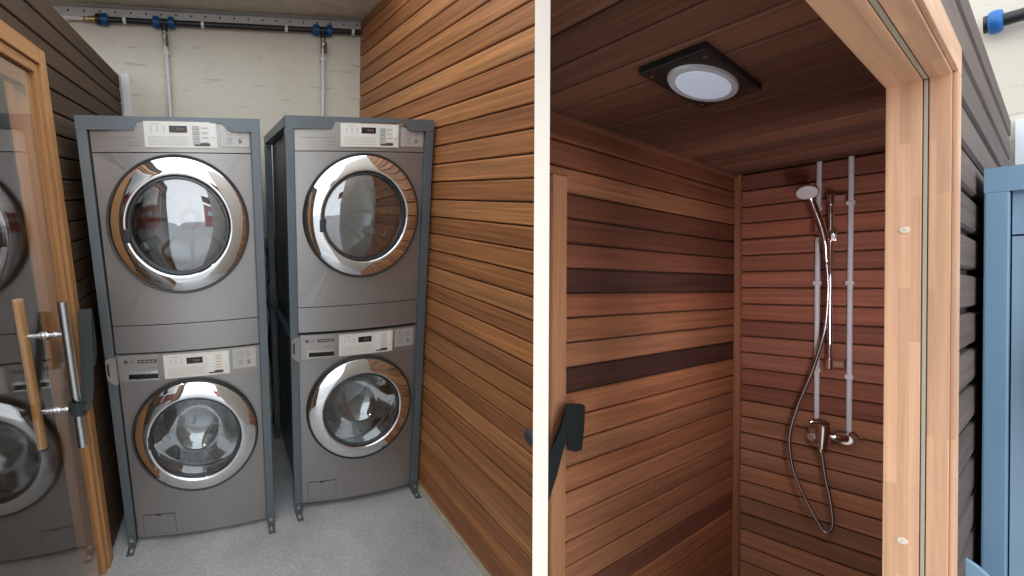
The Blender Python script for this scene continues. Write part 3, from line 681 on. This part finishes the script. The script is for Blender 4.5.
for x, lab, xb in ((0.388, 'white drop pipe behind the left stack, hanging from the black water pipe', 0.380), (1.392, 'white drop pipe behind the right stack, hanging from the black water pipe', 1.386)):
    dp = empty('drop_pipe', TR(x, YB - 0.035, 2.711), lab, 'pipe', 'white drop pipes')
    bm = bmesh.new(); tube(bm, [(0, 0, -0.085), (0, 0, -0.30), (xb - x, 0, -0.6), (xb - x, 0, -1.6)], 0.0125, 16); obj('pipe', bm, flat('drop_white', (0.62, 0.63, 0.64), 0.4), dp, smooth=True, auto=50)
    bm = bmesh.new(); lathe(bm, [(0.004, -0.0005), (0.014, -0.001), (0.014, -0.018), (0.010, -0.02), (0.010, -0.03), (0.016, -0.032), (0.016, -0.055), (0.010, -0.057), (0.010, -0.07), (0.014, -0.072), (0.014, -0.088)], 12, 'Z')
    tube(bm, [(0, -0.01, -0.043), (0, -0.035, -0.043)], 0.006, 10); v = obj('valve', bm, flat('valve_metal', (0.40, 0.37, 0.30), 0.3, 1.0), dp)
    bm = bmesh.new(); box(bm, 0.008, 0.022, -0.042, -0.034, -0.10, -0.035, 0.003); obj('valve_lever', bm, M_BLACKP, v)
    bm = bmesh.new(); box(bm, -0.018, 0.018, -0.008, 0.034, -0.135, -0.118, 0.002); obj('pipe_clip', bm, M_WHITE, dp)
# cable duct, hoses and cables in the gap between the stacks
bm = bmesh.new(); box(bm, 0.93, 1.34, YB - 0.05, YB - 0.0005, 1.345, 1.405, 0.003); box(bm, 0.93, 1.34, YB - 0.053, YB - 0.05, 1.352, 1.398)
tag(obj('cable_duct', bm, flat('duct_grey', (0.42, 0.42, 0.43), 0.4)), 'short grey cable duct on the back wall, seen in the gap between the stacks', 'duct')
gaps = [((0.97, 0.90, 1.34), (0.985, 0.93, 1.15), (0.95, 0.92, 1.0), (1.0, 0.9, 0.75), (0.975, 0.93, 0.4), (0.99, 0.9, 0.02)),
        ((0.985, 0.95, 1.34), (1.01, 0.93, 1.2), (0.995, 0.93, 0.9), (0.965, 0.95, 0.6), (1.0, 0.93, 0.3), (1.01, 0.88, 0.02)),
        ((1.0, 0.91, 1.34), (0.965, 0.88, 1.2), (1.005, 0.88, 1.05), (0.985, 0.9, 0.8), (1.01, 0.87, 0.55), (0.97, 0.86, 0.02))]
labs = ['thin black cable hanging nearest the left stack in the gap', 'black drain hose hanging in the middle of the gap', 'loose black cable looping in front of the others in the gap']
for k, g in enumerate(gaps):
    bm = bmesh.new(); tube(bm, spline(g, 10), (0.005, 0.011, 0.0045)[k], 10)
    tag(obj('hanging_cable' if k != 1 else 'drain_hose', bm, M_BLACKP, None, smooth=True), labs[k], 'cable' if k != 1 else 'hose')
# blue tape scrap by the right foot
d_f = A_F + A_R * ((419.5 - 320) / 430) - A_U * ((486 - 288) / 430); px_ = CAMPOS + d_f * (-CAMPOS.z / d_f.z)
bm = bmesh.new(); prism(bm, [(-0.02, 0), (0.018, 0.0), (0.022, 0.012), (0.005, 0.022), (-0.018, 0.014)], -0.012, 0.014)
tag(obj('blue_scrap', bm, flat('blue_tape', (0.01, 0.10, 0.55), 0.5), None, TR(px_.x, px_.y, 0.001) @ RZ(0.5)), 'small crumpled scrap of bright blue plastic on the floor by the plank wall', 'scrap')
# dark round pull on the right wall near its end
def hitR(px, py, off=0.0):
    d = A_F + A_R * ((px - 320) / 430) - A_U * ((py - 288) / 430)
    n = Vector((math.cos(YAWR), math.sin(YAWR), 0)); p0 = Vector((XR, YB, 0)) - n * off
    return CAMPOS + d * ((p0 - CAMPOS).dot(n) / d.dot(n))
pk = hitR(535, 436)
bm = bmesh.new(); lathe(bm, [(0.001, -0.034), (0.018, -0.034), (0.026, -0.028), (0.028, -0.018), (0.020, -0.008), (0.012, 0.0)], 28, 'Y')
tag(obj('door_pull', bm, flat('pull_grey', (0.05, 0.055, 0.065), 0.5), None, TR(pk.x, pk.y, pk.z) @ RZ(-PI / 2 + YAWR), smooth=True), 'dark grey round knob on the honey-coloured plank wall, half behind the white partition', 'knob')

# ================================================================== partition between the two sites
bm = bmesh.new()
Mp = MB @ Matrix(((PD.x, PN.x, 0, 0), (PD.y, PN.y, 0, 0), (0, 0, 1, 0), (0, 0, 0, 1)))
box(bm, 0.74, 1.95, -0.0104, 0.0104, -1.70, 1.35)
tag(obj('wall_partition', bm, flat('partition_white', (0.76, 0.70, 0.61), 0.6), None, Mp), kind='structure')

# ================================================================== THE SHOWER CABIN (frame MB, eye at its origin)
XE, YFAR, ZTOP = 2.8336, 0.8184, 0.5501
YI, YO = 0.1763, 0.1044
XJ, ZH = 1.3515, 0.3811
dk = (0.085, 0.036, 0.024)
cf = vary((0.40, 0.165, 0.078), 25, 0.10, 0.05, 5)
for i in (3, 4): cf[i] = (0.17, 0.062, 0.034)
cf[6] = (0.085, 0.034, 0.024); cf[10] = (0.075, 0.03, 0.022); cf[0] = (0.27, 0.10, 0.05); cf[1] = (0.29, 0.11, 0.055); cf[19] = (0.22, 0.085, 0.05); cf[5] = (0.25, 0.09, 0.05); cf[7] = (0.33, 0.12, 0.06)
EDF = [ZTOP] + [0.473 - 0.0823 * k for k in range(26)]
MF = MB @ TR(0, YFAR, 0)
co_, no_ = loc_plane(MF, 1)
tag(planks('wall_far', XE, EDF, cf, M_PLANKD, MF, x0=0.9, clipM=(co_, no_)), kind='structure')
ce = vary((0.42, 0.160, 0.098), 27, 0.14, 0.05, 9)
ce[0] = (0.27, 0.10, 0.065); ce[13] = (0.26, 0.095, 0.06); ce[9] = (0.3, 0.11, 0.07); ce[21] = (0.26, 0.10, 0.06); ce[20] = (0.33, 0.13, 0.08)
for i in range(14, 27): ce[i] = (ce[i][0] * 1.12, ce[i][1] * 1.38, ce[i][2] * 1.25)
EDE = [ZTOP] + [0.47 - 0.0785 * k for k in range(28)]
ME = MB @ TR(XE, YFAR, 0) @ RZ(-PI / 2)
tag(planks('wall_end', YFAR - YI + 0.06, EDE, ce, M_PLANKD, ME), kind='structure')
# ceiling boards run across (along y): local x -> y, front face down
cc = vary((0.19, 0.088, 0.053), 16, 0.28, 0.05, 12)
EDC = [1.0580 + 0.1378 * k for k in range(-3, 13)] + [XE]
# board normal -y(local) -> -z ; local z -> x ; local x -> y
MCc = MB @ Matrix(((0, 0, 1, 0), (1, 0, 0, 0), (0, 1, 0, ZTOP), (0, 0, 0, 1)))
co_, no_ = loc_plane(MCc, 1)
tag(planks('ceiling_cabin', YFAR, EDC, cc, M_PLANKD, MCc, x0=0.12, g=0.0065, clipM=(co_, no_)), kind='structure')
bm = bmesh.new(); box(bm, XE - 0.022, XE, YFAR - 0.024, YFAR, -1.7, ZTOP, 0.002); tag(obj('trim_cabin_corner', bm, M_TRIMB, None, MB), kind='structure')
bm = bmesh.new(); box(bm, 1.2, XE, YFAR - 0.014, YFAR, ZTOP - 0.016, ZTOP - 0.001, 0.001); co_, no_ = loc_plane(MB, 1); clip(bm, co_, no_)
tag(obj('trim_cabin_ceiling', bm, woodmat('cedar_trim_x', (0.30, 0.13, 0.07), 'X', 0.55, 0.25), None, MB), kind='structure')
bm = bmesh.new(); box(bm, 0.7, XE + 0.06, -0.9, YFAR + 0.03, -1.80, -1.775); clip(bm, *loc_plane(MB, 1)); tag(obj('floor_cabin', bm, MATS['concrete'], None, MB), kind='structure')
# door wall: outer cladding and inner lining right of the door, lintel above
XO = 2.875; HO = 0.60
EDO = [HO] + [0.5283 - 0.0823 * k for k in range(29)]
co2 = vary((0.125, 0.09, 0.078), 12, 0.14, 0.04, 21)
MO = MB @ TR(0, YO, 0)
tag(planks('wall_outer', XO, EDO, co2, M_PLANKD, MO, x0=XJ + 0.049, g=0.007), kind='structure')
tag(planks('wall_outer_lintel', XJ + 0.0485, [HO, 0.5283, 0.4465], co2, M_PLANKD, MO, x0=0.35, g=0.007), kind='structure')
bm = bmesh.new(); box(bm, XJ + 0.03, XE, YO + 0.028, YI, -1.775, ZTOP, 0); box(bm, 0.35, XJ + 0.03, YO + 0.028, YI, ZH + 0.03, ZTOP)
tag(obj('wall_lining', bm, M_TRIMB, None, MB), kind='structure')
bm = bmesh.new(); box(bm, XE + 0.028, XO, YO + 0.028, YFAR + 0.03, -1.775, HO); box(bm, 1.3, XE + 0.028, YFAR + 0.028, YFAR + 0.05, -1.775, HO); box(bm, 0.6, XO, YO + 0.028, YFAR + 0.05, ZTOP + 0.03, ZTOP + 0.05)
clip(bm, *loc_plane(MB, 1)); tag(obj('wall_cabin_shell', bm, flat('shell_brown', (0.10, 0.06, 0.045), 0.8), None, MB), kind='structure')
# door frame of laminated pine
DB = empty('door_2', MB, kind='structure')
ys = 0.1315
bm = bmesh.new(); box(bm, XJ, XJ + 0.03, ys + 0.0035, YI, -1.775, ZH + 0.03, 0.0015); obj('jamb', bm, M_PINE, DB)
bm = bmesh.new(); box(bm, XJ - 0.000, XJ + 0.03, YO + 0.000, ys - 0.0035, -1.775, ZH + 0.03, 0.0015); obj('jamb_stop', bm, M_PINE, DB)
bm = bmesh.new(); box(bm, XJ + 0.001, XJ + 0.02, ys - 0.0024, ys + 0.0024, -1.775, ZH + 0.0, 0.001); s_ = obj('seal', bm, flat('seal_white', (0.42, 0.37, 0.28), 0.5), DB); s_['label'] = 'pale sealing strip'
bm = bmesh.new(); box(bm, 0.35, XJ - 0.0005, ys + 0.0035, YI, ZH, ZH + 0.03, 0.0015); obj('head', bm, M_PINEX, DB)
bm = bmesh.new(); box(bm, 0.35, XJ - 0.0005, YO, ys - 0.0035, ZH, ZH + 0.03, 0.0015); obj('head_stop', bm, M_PINEX, DB)
bm = bmesh.new(); box(bm, 0.35, XJ - 0.0005, ys - 0.0024, ys + 0.0024, ZH + 0.001, ZH + 0.02); obj('seal', bm, MATS['seal_white'], DB)
bm = bmesh.new(); box(bm, XJ + 0.004, XJ + 0.048, YO - 0.006, YO + 0.0, -1.775, ZH + 0.0035, 0.002); obj('casing', bm, M_PINE, DB)
bm = bmesh.new(); box(bm, 0.35, XJ + 0.048, YO - 0.006, YO + 0.0, ZH + 0.004, ZH + 0.056, 0.002); obj('casing_head', bm, M_PINEX, DB)
for z in (0.1089, -0.475):
    bm = bmesh.new(); lathe(bm, [(0.0066, 0.0), (0.006, -0.0018), (0.001, -0.0022)], 20, 'X', (XJ, 0.1535, z)); p_ = obj('screw_plug', bm, flat('plug_white', (0.75, 0.66, 0.52), 0.5), DB); p_['label'] = 'round cream screw plug'
# casing of another door in the far wall
D3 = empty('door_3', MB, kind='structure')
def cbox(name, a, mat, par, bev=0.002):
    bm = bmesh.new(); box(bm, *a, bev); clip(bm, *loc_plane(MB, 1)); return obj(name, bm, mat, par)
cbox('casing', (1.296, 1.368, YFAR - 0.020, YFAR, -1.775, 0.352), woodmat('casing_cedar', (0.46, 0.22, 0.11), 'Z', 0.5, 0.2), D3)
cbox('casing_head', (0.9, 1.368, YFAR - 0.022, YFAR, 0.353, 0.376), woodmat('casing_cedar_x', (0.30, 0.13, 0.06), 'X', 0.5, 0.2), D3)
cbox('leaf', (0.9, 1.292, YFAR - 0.012, YFAR, -1.775, 0.350), woodmat('leaf_cedar', (0.2, 0.09, 0.045), 'Z', 0.5, 0.2), D3)

# strap on the far door
st = empty('strap', MB @ TR(1.30, 0.78, -0.37), 'wide black-green cloth strap hanging over the timber door casing in the shower cabin', 'strap')
Mi = MB.inverted()
def hitB(px, py, n, dd):
    r = Vector((0.8671, -0.4982, 0.0029)); f = Vector((0.4982, 0.8671, -0.0039)); u = Vector((-0.0005, 0.0048, 1.0))
    d = f + r * ((px - 320) / 430) - u * ((py - 288) / 430); n = Vector(n)
    return d * (dd / d.dot(n))
def sheet(parent, name, pix, y, mat, t=0.004, org=(1.30, 0.78, -0.37)):
    bm = bmesh.new(); pts = [hitB(px, py, (0, 1, 0), y + (dy if dy else 0)) for px, py, dy in pix]
    a = [bm.verts.new(p - Vector(org)) for p in pts]; b = [bm.verts.new(p - Vector(org) + Vector((0.001, t, 0))) for p in pts]
    n = len(a); bm.faces.new(a); bm.faces.new(b)
    for i in range(n): bm.faces.new((a[i], a[(i + 1) % n], b[(i + 1) % n], b[i]))
    bmesh.ops.triangulate(bm, faces=bm.faces[:])
    c0, n0 = loc_plane(MB, 1); clip(bm, c0 - Vector(org), n0); bmesh.ops.holes_fill(bm, edges=bm.edges[:]); return bm
bm = sheet(st, 'tail', [(567, 405, 0), (572, 403.5, 0), (582, 404, .002), (585, 406, .003), (584.5, 425, .001), (582, 450, 0), (576, 452, 0), (568, 450, .002), (568.5, 425, 0)], 0.770, M_STRAP); obj('tail', bm, flat('strap_green', (0.004, 0.009, 0.009), 0.85), st)
bm = sheet(st, 'band', [(567, 404, 0), (571, 406, 0), (572, 414, 0), (566, 440, 0), (557, 476, 0), (548, 503, 0), (541, 520, 0), (541, 470, 0), (552, 449, 0), (561, 430, 0), (566, 410, 0)], 0.764, M_STRAP); obj('band', bm, MATS['strap_green'], st)

# round recessed ceiling lamp on a black square plate
q = [hitB(px, py, (0, 0, 1), ZTOP - 0.02) for px, py in ((638.5, 75), (706, 49), (762, 90.5), (701, 109.5))]
ctr = sum(q, Vector()) / 4
cl = empty('ceiling_light', MB @ TR(ctr.x, ctr.y, ZTOP), 'round white ceiling lamp on a black square plate, on the cabin ceiling boards', 'lamp')
def from_q(s, t):  # bilinear
    a = q[0].lerp(q[1], s); b = q[3].lerp(q[2], s); v = a.lerp(b, t); return Vector((v.x - ctr.x, v.y - ctr.y, 0))
bm = bmesh.new()
for z0, z1, k in ((-0.0195, -0.0005, 0.0),):
    a = [from_q(s, t_) for s, t_ in ((0, 0), (1, 0), (1, 1), (0, 1))]
    lo = [bm.verts.new((v.x, v.y, z0)) for v in a]; hi = [bm.verts.new((v.x, v.y, z1)) for v in a]
    bm.faces.new(lo); bm.faces.new(hi)
    for i in range(4): bm.faces.new((lo[i], lo[(i + 1) % 4], hi[(i + 1) % 4], hi[i]))
bmesh.ops.bevel(bm, geom=bm.edges[:], offset=0.002, segments=1, affect='EDGES')
obj('mounting_plate', bm, flat('plate_black', (0.012, 0.013, 0.015), 0.5), cl)
def disc(name, r0, r1, zz, mat, zt=None):
    bm = bmesh.new(); n = 64; lo = []; hi = []
    for k in range(n):
        a = 2 * PI * k / n
        v = from_q(0.5 + r0 * math.cos(a), 0.515 + r0 * math.sin(a)); lo.append(bm.verts.new((v.x, v.y, zz)))
        v = from_q(0.5 + r1 * math.cos(a), 0.515 + r1 * math.sin(a)); hi.append(bm.verts.new((v.x, v.y, zt)))
    bm.faces.new(lo)
    for k in range(n): bm.faces.new((lo[k], lo[(k + 1) % n], hi[(k + 1) % n], hi[k]))
    return obj(name, bm, mat, cl)
disc('lamp_rim', 0.40, 0.415, -0.0255, flat('lamp_rim', (0.62, 0.68, 0.74), 0.45), -0.019)
disc('diffuser', 0.315, 0.325, -0.0275, flat('diffuser', (0.60, 0.66, 0.76), 0.4, emit=(0.60, 0.72, 0.92), es=0.16), -0.0254)
ld = bpy.data.lights.new('lamp_light', 'AREA'); ld.shape = 'DISK'; ld.size = 0.12; ld.energy = 0.3; ld.color = (1.0, 0.84, 0.86)
lo_ = bpy.data.objects.new('lamp_light', ld); COL.objects.link(lo_); lo_.parent = cl; lo_.matrix_local = TR(0, 0, -0.032)
for s, t_ in ((0.1, 0.1), (0.9, 0.1), (0.9, 0.9), (0.1, 0.9)):
    v = from_q(s, t_); bm = bmesh.new(); lathe(bm, [(0.005, -0.019), (0.005, -0.0215), (0.001, -0.022)], 12, 'Z', (v.x, v.y, 0)); obj('screw', bm, M_BRASS, cl)

# added fill lamp, hidden behind the jamb, that brightens the shower wall
bl = empty('shower_fill_lamp', MB @ TR(2.0, YI, -0.12), 'added fill lamp on the inner lining, hidden behind the cabin door jamb', 'lamp')
bm = bmesh.new(); box(bm, -0.08, 0.08, 0.0, 0.02, -0.22, 0.22, 0.006); obj('lamp_base', bm, M_WHITE, bl)
bm = bmesh.new(); box(bm, -0.065, 0.065, 0.0205, 0.036, -0.20, 0.20, 0.006); obj('diffuser', bm, MATS['diffuser'], bl)
ld = bpy.data.lights.new('shower_fill_light', 'AREA'); ld.shape = 'RECTANGLE'; ld.size = 0.12; ld.size_y = 0.38; ld.energy = 2.1; ld.color = (1.0, 0.92, 0.98)
lo_ = bpy.data.objects.new('shower_fill_light', ld); COL.objects.link(lo_); lo_.parent = bl; lo_.matrix_local = TR(0.0, 0.045, 0) @ RZ(-PI / 2 + 0.55) @ RX(PI / 2)

# white supply pipes in the shower
def e(px, py, X=XE - 0.012): return hitB(px, py, (1, 0, 0), X)
for pts, clips, lab in ((((819.5, 157), (818, 230), (817, 300), (816.5, 425)), (205, 283, 374), 'white water pipe behind the hand shower, left of the pair'),
                        (((851.5, 151), (850.5, 250), (849.5, 340), (849, 432)), (203, 283, 377), 'white water pipe nearest the door frame, right of the pair')):
    P = [e(*p_) for p_ in pts]; P[0].z = ZTOP - 0.001
    o_ = P[-1]
    pp = empty('shower_pipe', MB @ TR(*o_), lab, 'pipe', 'white pipes down the shower wall')
    bm = bmesh.new(); tube(bm, [p_ - o_ for p_ in P], 0.0082, 16); obj('pipe', bm, flat('pipe_grey_white', (0.84, 0.86, 0.90), 0.4), pp, smooth=True, auto=60)
    for cy_ in clips:
        t_ = min(P, key=lambda p_: abs(p_.z - e(850, cy_).z)); x_ = XE - 0.012
        # y of the pipe at that height
        zz = e(850, cy_).z; yy = None
        for a, b in zip(P, P[1:]):
            if a.z >= zz >= b.z: yy = a.y + (b.y - a.y) * (a.z - zz) / (a.z - b.z)
        c_ = Vector((XE - 0.012, yy, zz)) - o_
        bm = bmesh.new(); box(bm, c_.x - 0.0105, c_.x + 0.0115, c_.y - 0.012, c_.y + 0.012, c_.z - 0.009, c_.z + 0.009, 0.002); obj('pipe_clip', bm, M_WHITE, pp)
# shower rail
def hx(px, py, X): return hitB(px, py, (1, 0, 0), X)
rt = hx(831, 199, XE - 0.05); rb = hx(829.5, 364, XE - 0.05); o_ = rb.copy()
sr = empty('shower_rail', MB @ TR(*o_), 'chrome shower rail with wall brackets between the two white pipes', 'shower rail')
bm = bmesh.new(); tube(bm, [rt - o_ + Vector((0, 0, .01)), rb - o_ - Vector((0, 0, .01))], 0.0075, 20); obj('bar', bm, M_CHROME, sr, smooth=True, auto=40)
for p_ in (rt, rb):
    c_ = p_ - o_
    bm = bmesh.new(); tube(bm, [c_ - Vector((0, 0, 0.020)), c_ + Vector((0, 0, 0.020))], 0.0115, 20)
    obj('end_cap', bm, M_CHROME, sr, smooth=True, auto=40)
    bm = bmesh.new(); prism(bm, [(c_.x + 0.004, c_.z - 0.010), (c_.x + 0.050, c_.z - 0.028), (c_.x + 0.050, c_.z + 0.028), (c_.x + 0.004, c_.z + 0.012)], c_.y - 0.036, c_.y + 0.008)
    w_ = obj('wall_bracket', bm, flat('bracket_wood', (0.42, 0.22, 0.16), 0.4), sr); w_['label'] = 'translucent brownish bracket'
sl = hx(831, 236, XE - 0.05) - o_
bm = bmesh.new(); box(bm, sl.x - 0.016, sl.x + 0.014, sl.y - 0.017, sl.y + 0.014, sl.z - 0.022, sl.z + 0.02, 0.005)
tube(bm, [sl, sl + Vector((-0.045, 0.03, 0.008))], [0.010, 0.014], 16)
obj('slider', bm, M_CHROME, sr, smooth=True, auto=40)
# hand shower
hc = hx(807, 192, XE - 0.135); hb = hx(824, 236, XE - 0.088); hb2 = hx(826.5, 262, XE - 0.078); o_ = hb.copy()
hs = empty('hand_shower', MB @ TR(*o_), 'chrome hand shower with white round face hanging on the rail slider', 'shower head')
fn = (Vector((-0.80, -0.15, -0.58))).normalized()
bm = bmesh.new(); rot_ = Vector((0, 0, 1)).rotation_difference(fn).to_matrix().to_4x4()
lathe(bm, [(0.012, -0.03), (0.022, -0.024), (0.033, -0.010), (0.035, 0.002), (0.032, 0.006)], 32, 'Z')
for v in bm.verts: v.co = rot_ @ v.co + (hc - o_)
neck = hc - o_ - fn * 0.02
tube(bm, spline([neck, neck.lerp(hb - o_, .35) + Vector((0.012, 0, -.0)), hb - o_, hb2 - o_], 6), [0.013, 0.0125, 0.012, 0.0115, 0.011, 0.011, 0.0115, 0.012, 0.012, 0.0125, 0.0125, 0.0125, 0.012, 0.011, 0.010, 0.0095, 0.009, 0.0085, 0.008], 16)
obj('handle', bm, M_CHROME, hs, smooth=True, auto=50)
bm = bmesh.new(); lathe(bm, [(0.032, 0.0055), (0.030, 0.009), (0.015, 0.010), (0.001, 0.010)], 32, 'Z')
for v in bm.verts: v.co = rot_ @ v.co + (hc - o_)
sf = obj('spray_face', bm, flat('spray_white', (0.72, 0.72, 0.72), 0.4), hs); sf['label'] = 'white round spray face'
# hose
hp = [(826.5, 262, .078), (828, 290, .075), (824.5, 330, .07), (812, 372, .065), (797, 408, .06), (789.5, 438, .06), (793, 468, .06), (805, 498, .06), (818, 522, .06), (826, 532.5, .06), (832.5, 526, .06), (831, 505, .06), (825, 475, .06), (821, 447, .055)]
P = [hx(a, b, XE - c_) for a, b, c_ in hp]; o_ = P[9].copy()
bm = bmesh.new(); sp = spline([p_ - o_ for p_ in P], 14)
tube(bm, sp, [0.0058 + 0.0007 * (k % 2) for k in range(len(sp))], 12)
tag(obj('shower_hose', bm, flat('hose_metal', (0.50, 0.51, 0.54), 0.22, 1.0), None, MB @ TR(*o_), smooth=True), 'flexible metal shower hose looping down from the hand shower to the mixer tap', 'hose')
# mixer tap
ml = hx(819, 433, XE - 0.05); mr = hx(849, 438, XE - 0.02); o_ = ml.copy()
mt = empty('mixer_tap', MB @ TR(*o_), 'chrome shower mixer tap at the foot of the white pipes', 'tap')
def d_(px, py, off): return hx(px, py, XE - off) - o_
bm = bmesh.new(); tube(bm, [d_(824, 424, .06), d_(823.5, 430, .06), d_(822, 448, .055)], [0.023, 0.025, 0.019], 24)
tube(bm, spline([d_(822, 432, .05), d_(834, 437, .055), d_(846, 438, .04)], 5), 0.018, 18)
obj('body', bm, M_CHROME, mt, smooth=True, auto=45)
bm = bmesh.new(); a, b, c_ = d_(826, 423, .085), d_(813, 424, .10), d_(811, 428, .10)
tube(bm, [d_(826, 424, .07), d_(820, 421, .085), d_(810, 422, .10)], [0.017, 0.015, 0.010], 16); obj('lever', bm, M_CHROME, mt, smooth=True, auto=50)
for px, py, nm in ((848, 438, 0), (817, 436, 1)):
    c_ = d_(px, py, 0.0)
    bm = bmesh.new(); lathe(bm, [(0.042 if not nm else 0.036, 0.0), (0.042 if not nm else 0.036, -0.008), (0.034, -0.016), (0.024, -0.030), (0.020, -0.045), (0.001, -0.046)], 32, 'X', tuple(c_)); obj('wall_rose', bm, M_CHROME, mt, smooth=True, auto=45)
bm = bmesh.new(); tube(bm, [d_(820, 440, .055), d_(814, 444, .07)], [0.009, 0.012], 16); tube(bm, [d_(821, 444, .055), d_(821, 452, .055)], 0.009, 16); obj('outlet', bm, M_CHROME, mt, smooth=True, auto=45)

# the steel rack with its machines beside the cabin, seen at the right edge
MRk = MB @ TR(1.75, 0.0944, -1.772) @ RZ(-PI / 2)
make_rack(MRk, 'steel rack post and beam coloured with sky tint, beside the cabin at the right edge', pw=0.031, mat=M_RACK_SKYTINT, group=None)
bm_col = flat('machine_skytint', (0.29, 0.42, 0.53), 0.35, 0.2)  # silver panels again, with the sky's blue tint painted into the colour
for f_, lab in ((make_dryer, 'silver dryer coloured with sky tint, inside the steel rack at the right edge'),):
    d = f_(MRk @ TR(-0.012, 0, 0.0), lab); del d['group']
d = make_washer(MRk @ TR(-0.012, 0, 0.0), 'washing machine low inside the sky-tinted steel rack at the right edge'); del d['group']
for o__ in list(COL.objects):
    rt_ = o__
    while rt_.parent: rt_ = rt_.parent
    if rt_.name in ('tumble_dryer.002', 'washing_machine.002') and o__.type == 'MESH':
        for k_, m_ in enumerate(o__.data.materials):
            if m_ in (M_STEELPAINT, M_SILVER2): o__.data.materials[k_] = bm_col
# plain disk for an unclear round shape low between casing and rack
bm = bmesh.new(); c_ = hx(938, 582, 1.62)
lathe(bm, [(0.046, -0.01), (0.046, 0.0), (0.073, 0.0), (0.075, -0.004), (0.075, -0.012)], 48, 'X', (0, 0, 0), 0)
# band
lathe(bm, [(0.046, -0.0005), (0.040, -0.004), (0.034, -0.004)], 48, 'X', (0, 0, 0), 1)
lathe(bm, [(0.034, -0.004), (0.032, 0.0), (0.001, 0.0)], 48, 'X', (0, 0, 0), 0)
tag(obj('round_disk', bm, [flat('disk_blue', (0.22, 0.36, 0.48), 0.35), M_DARK], None, MB @ TR(*c_) @ RZ(PI)), 'pale blue round cover with dark band, low beside the pine door casing', 'disk')
# back wall and water pipe beyond the rack
bm = bmesh.new(); box(bm, 2.95, 3.05, -1.6, YO + 0.72, -1.775, 1.4); tag(obj('wall_rear', bm, MATS['white_board'], None, MB), kind='structure')
bm = bmesh.new(); box(bm, 2.915, 2.949, -1.0, 0.098, -1.775, 0.60, 0.002); tag(obj('trim_rear', bm, flat('trim_pale', (0.80, 0.84, 0.88), 0.5), None, MB), kind='structure')
pz = 0.965
rp = empty('water_pipe', MB @ TR(2.90, 0.0, pz), 'black water pipe with one bright blue coupling, above the sky-tinted rack at the right edge', 'pipe')
bm = bmesh.new(); tube(bm, [(0, -1.2, 0), (0, 0.13, 0)], 0.022, 20); obj('pipe', bm, M_BLACKP, rp, smooth=True, auto=40)
bm = bmesh.new()
lathe(bm, [(0.024, 0.120), (0.036, 0.122), (0.041, 0.130), (0.041, 0.144), (0.036, 0.150), (0.024, 0.151)], 28, 'X'); lathe(bm, [(0.024, 0.151), (0.031, 0.151), (0.031, 0.160)], 20, 'X', (0, 0, 0), 1, True)
for v in bm.verts: v.co = Vector((v.co.y, v.co.x, v.co.z))
obj('blue_coupling', bm, [flat('blue_bright', (0.01, 0.13, 0.42), 0.35), M_BLACKP], rp, smooth=True, auto=40)

# ================================================================== the yard behind the eye, seen in the chrome
bm = bmesh.new(); box(bm, -40, 40, -60, -2.4, -0.12, -0.03)
tag(obj('ground', bm, flat('asphalt', (0.38, 0.375, 0.37), 0.9, var=0.2, vscale=3)), kind='structure')
def red_building(M, L_, H_, label):
    b = empty('red_building', M, label, 'building')
    bm = bmesh.new(); box(bm, 0, L_, 0, 6, 0, H_); obj('wall', bm, flat('red_clad', (0.36, 0.05, 0.05), 0.6), b)
    bm = bmesh.new(); box(bm, -0.1, L_ + .1, -0.1, 6.1, H_, H_ + 0.3); obj('roof_edge', bm, flat('roof_grey', (0.3, 0.3, 0.3), 0.6), b)
    for k in range(int(L_ / 2.2)):
        bm = bmesh.new(); box(bm, 0.4 + k * 2.2, 2.0 + k * 2.2, -0.05, 0.02, H_ * 0.5, H_ * 0.74, 0.02); obj('window', bm, flat('win_blue', (0.35, 0.45, 0.52), 0.1), b)
red_building(TR(-12, -14, -0.03) @ RZ(PI * 0.62), 12, 5.2, 'long red clad building with a window band across the yard')
red_building(TR(16, -12, -0.03) @ RZ(PI * 1.2), 12, 4.6, 'lower red clad building on the other side of the yard')
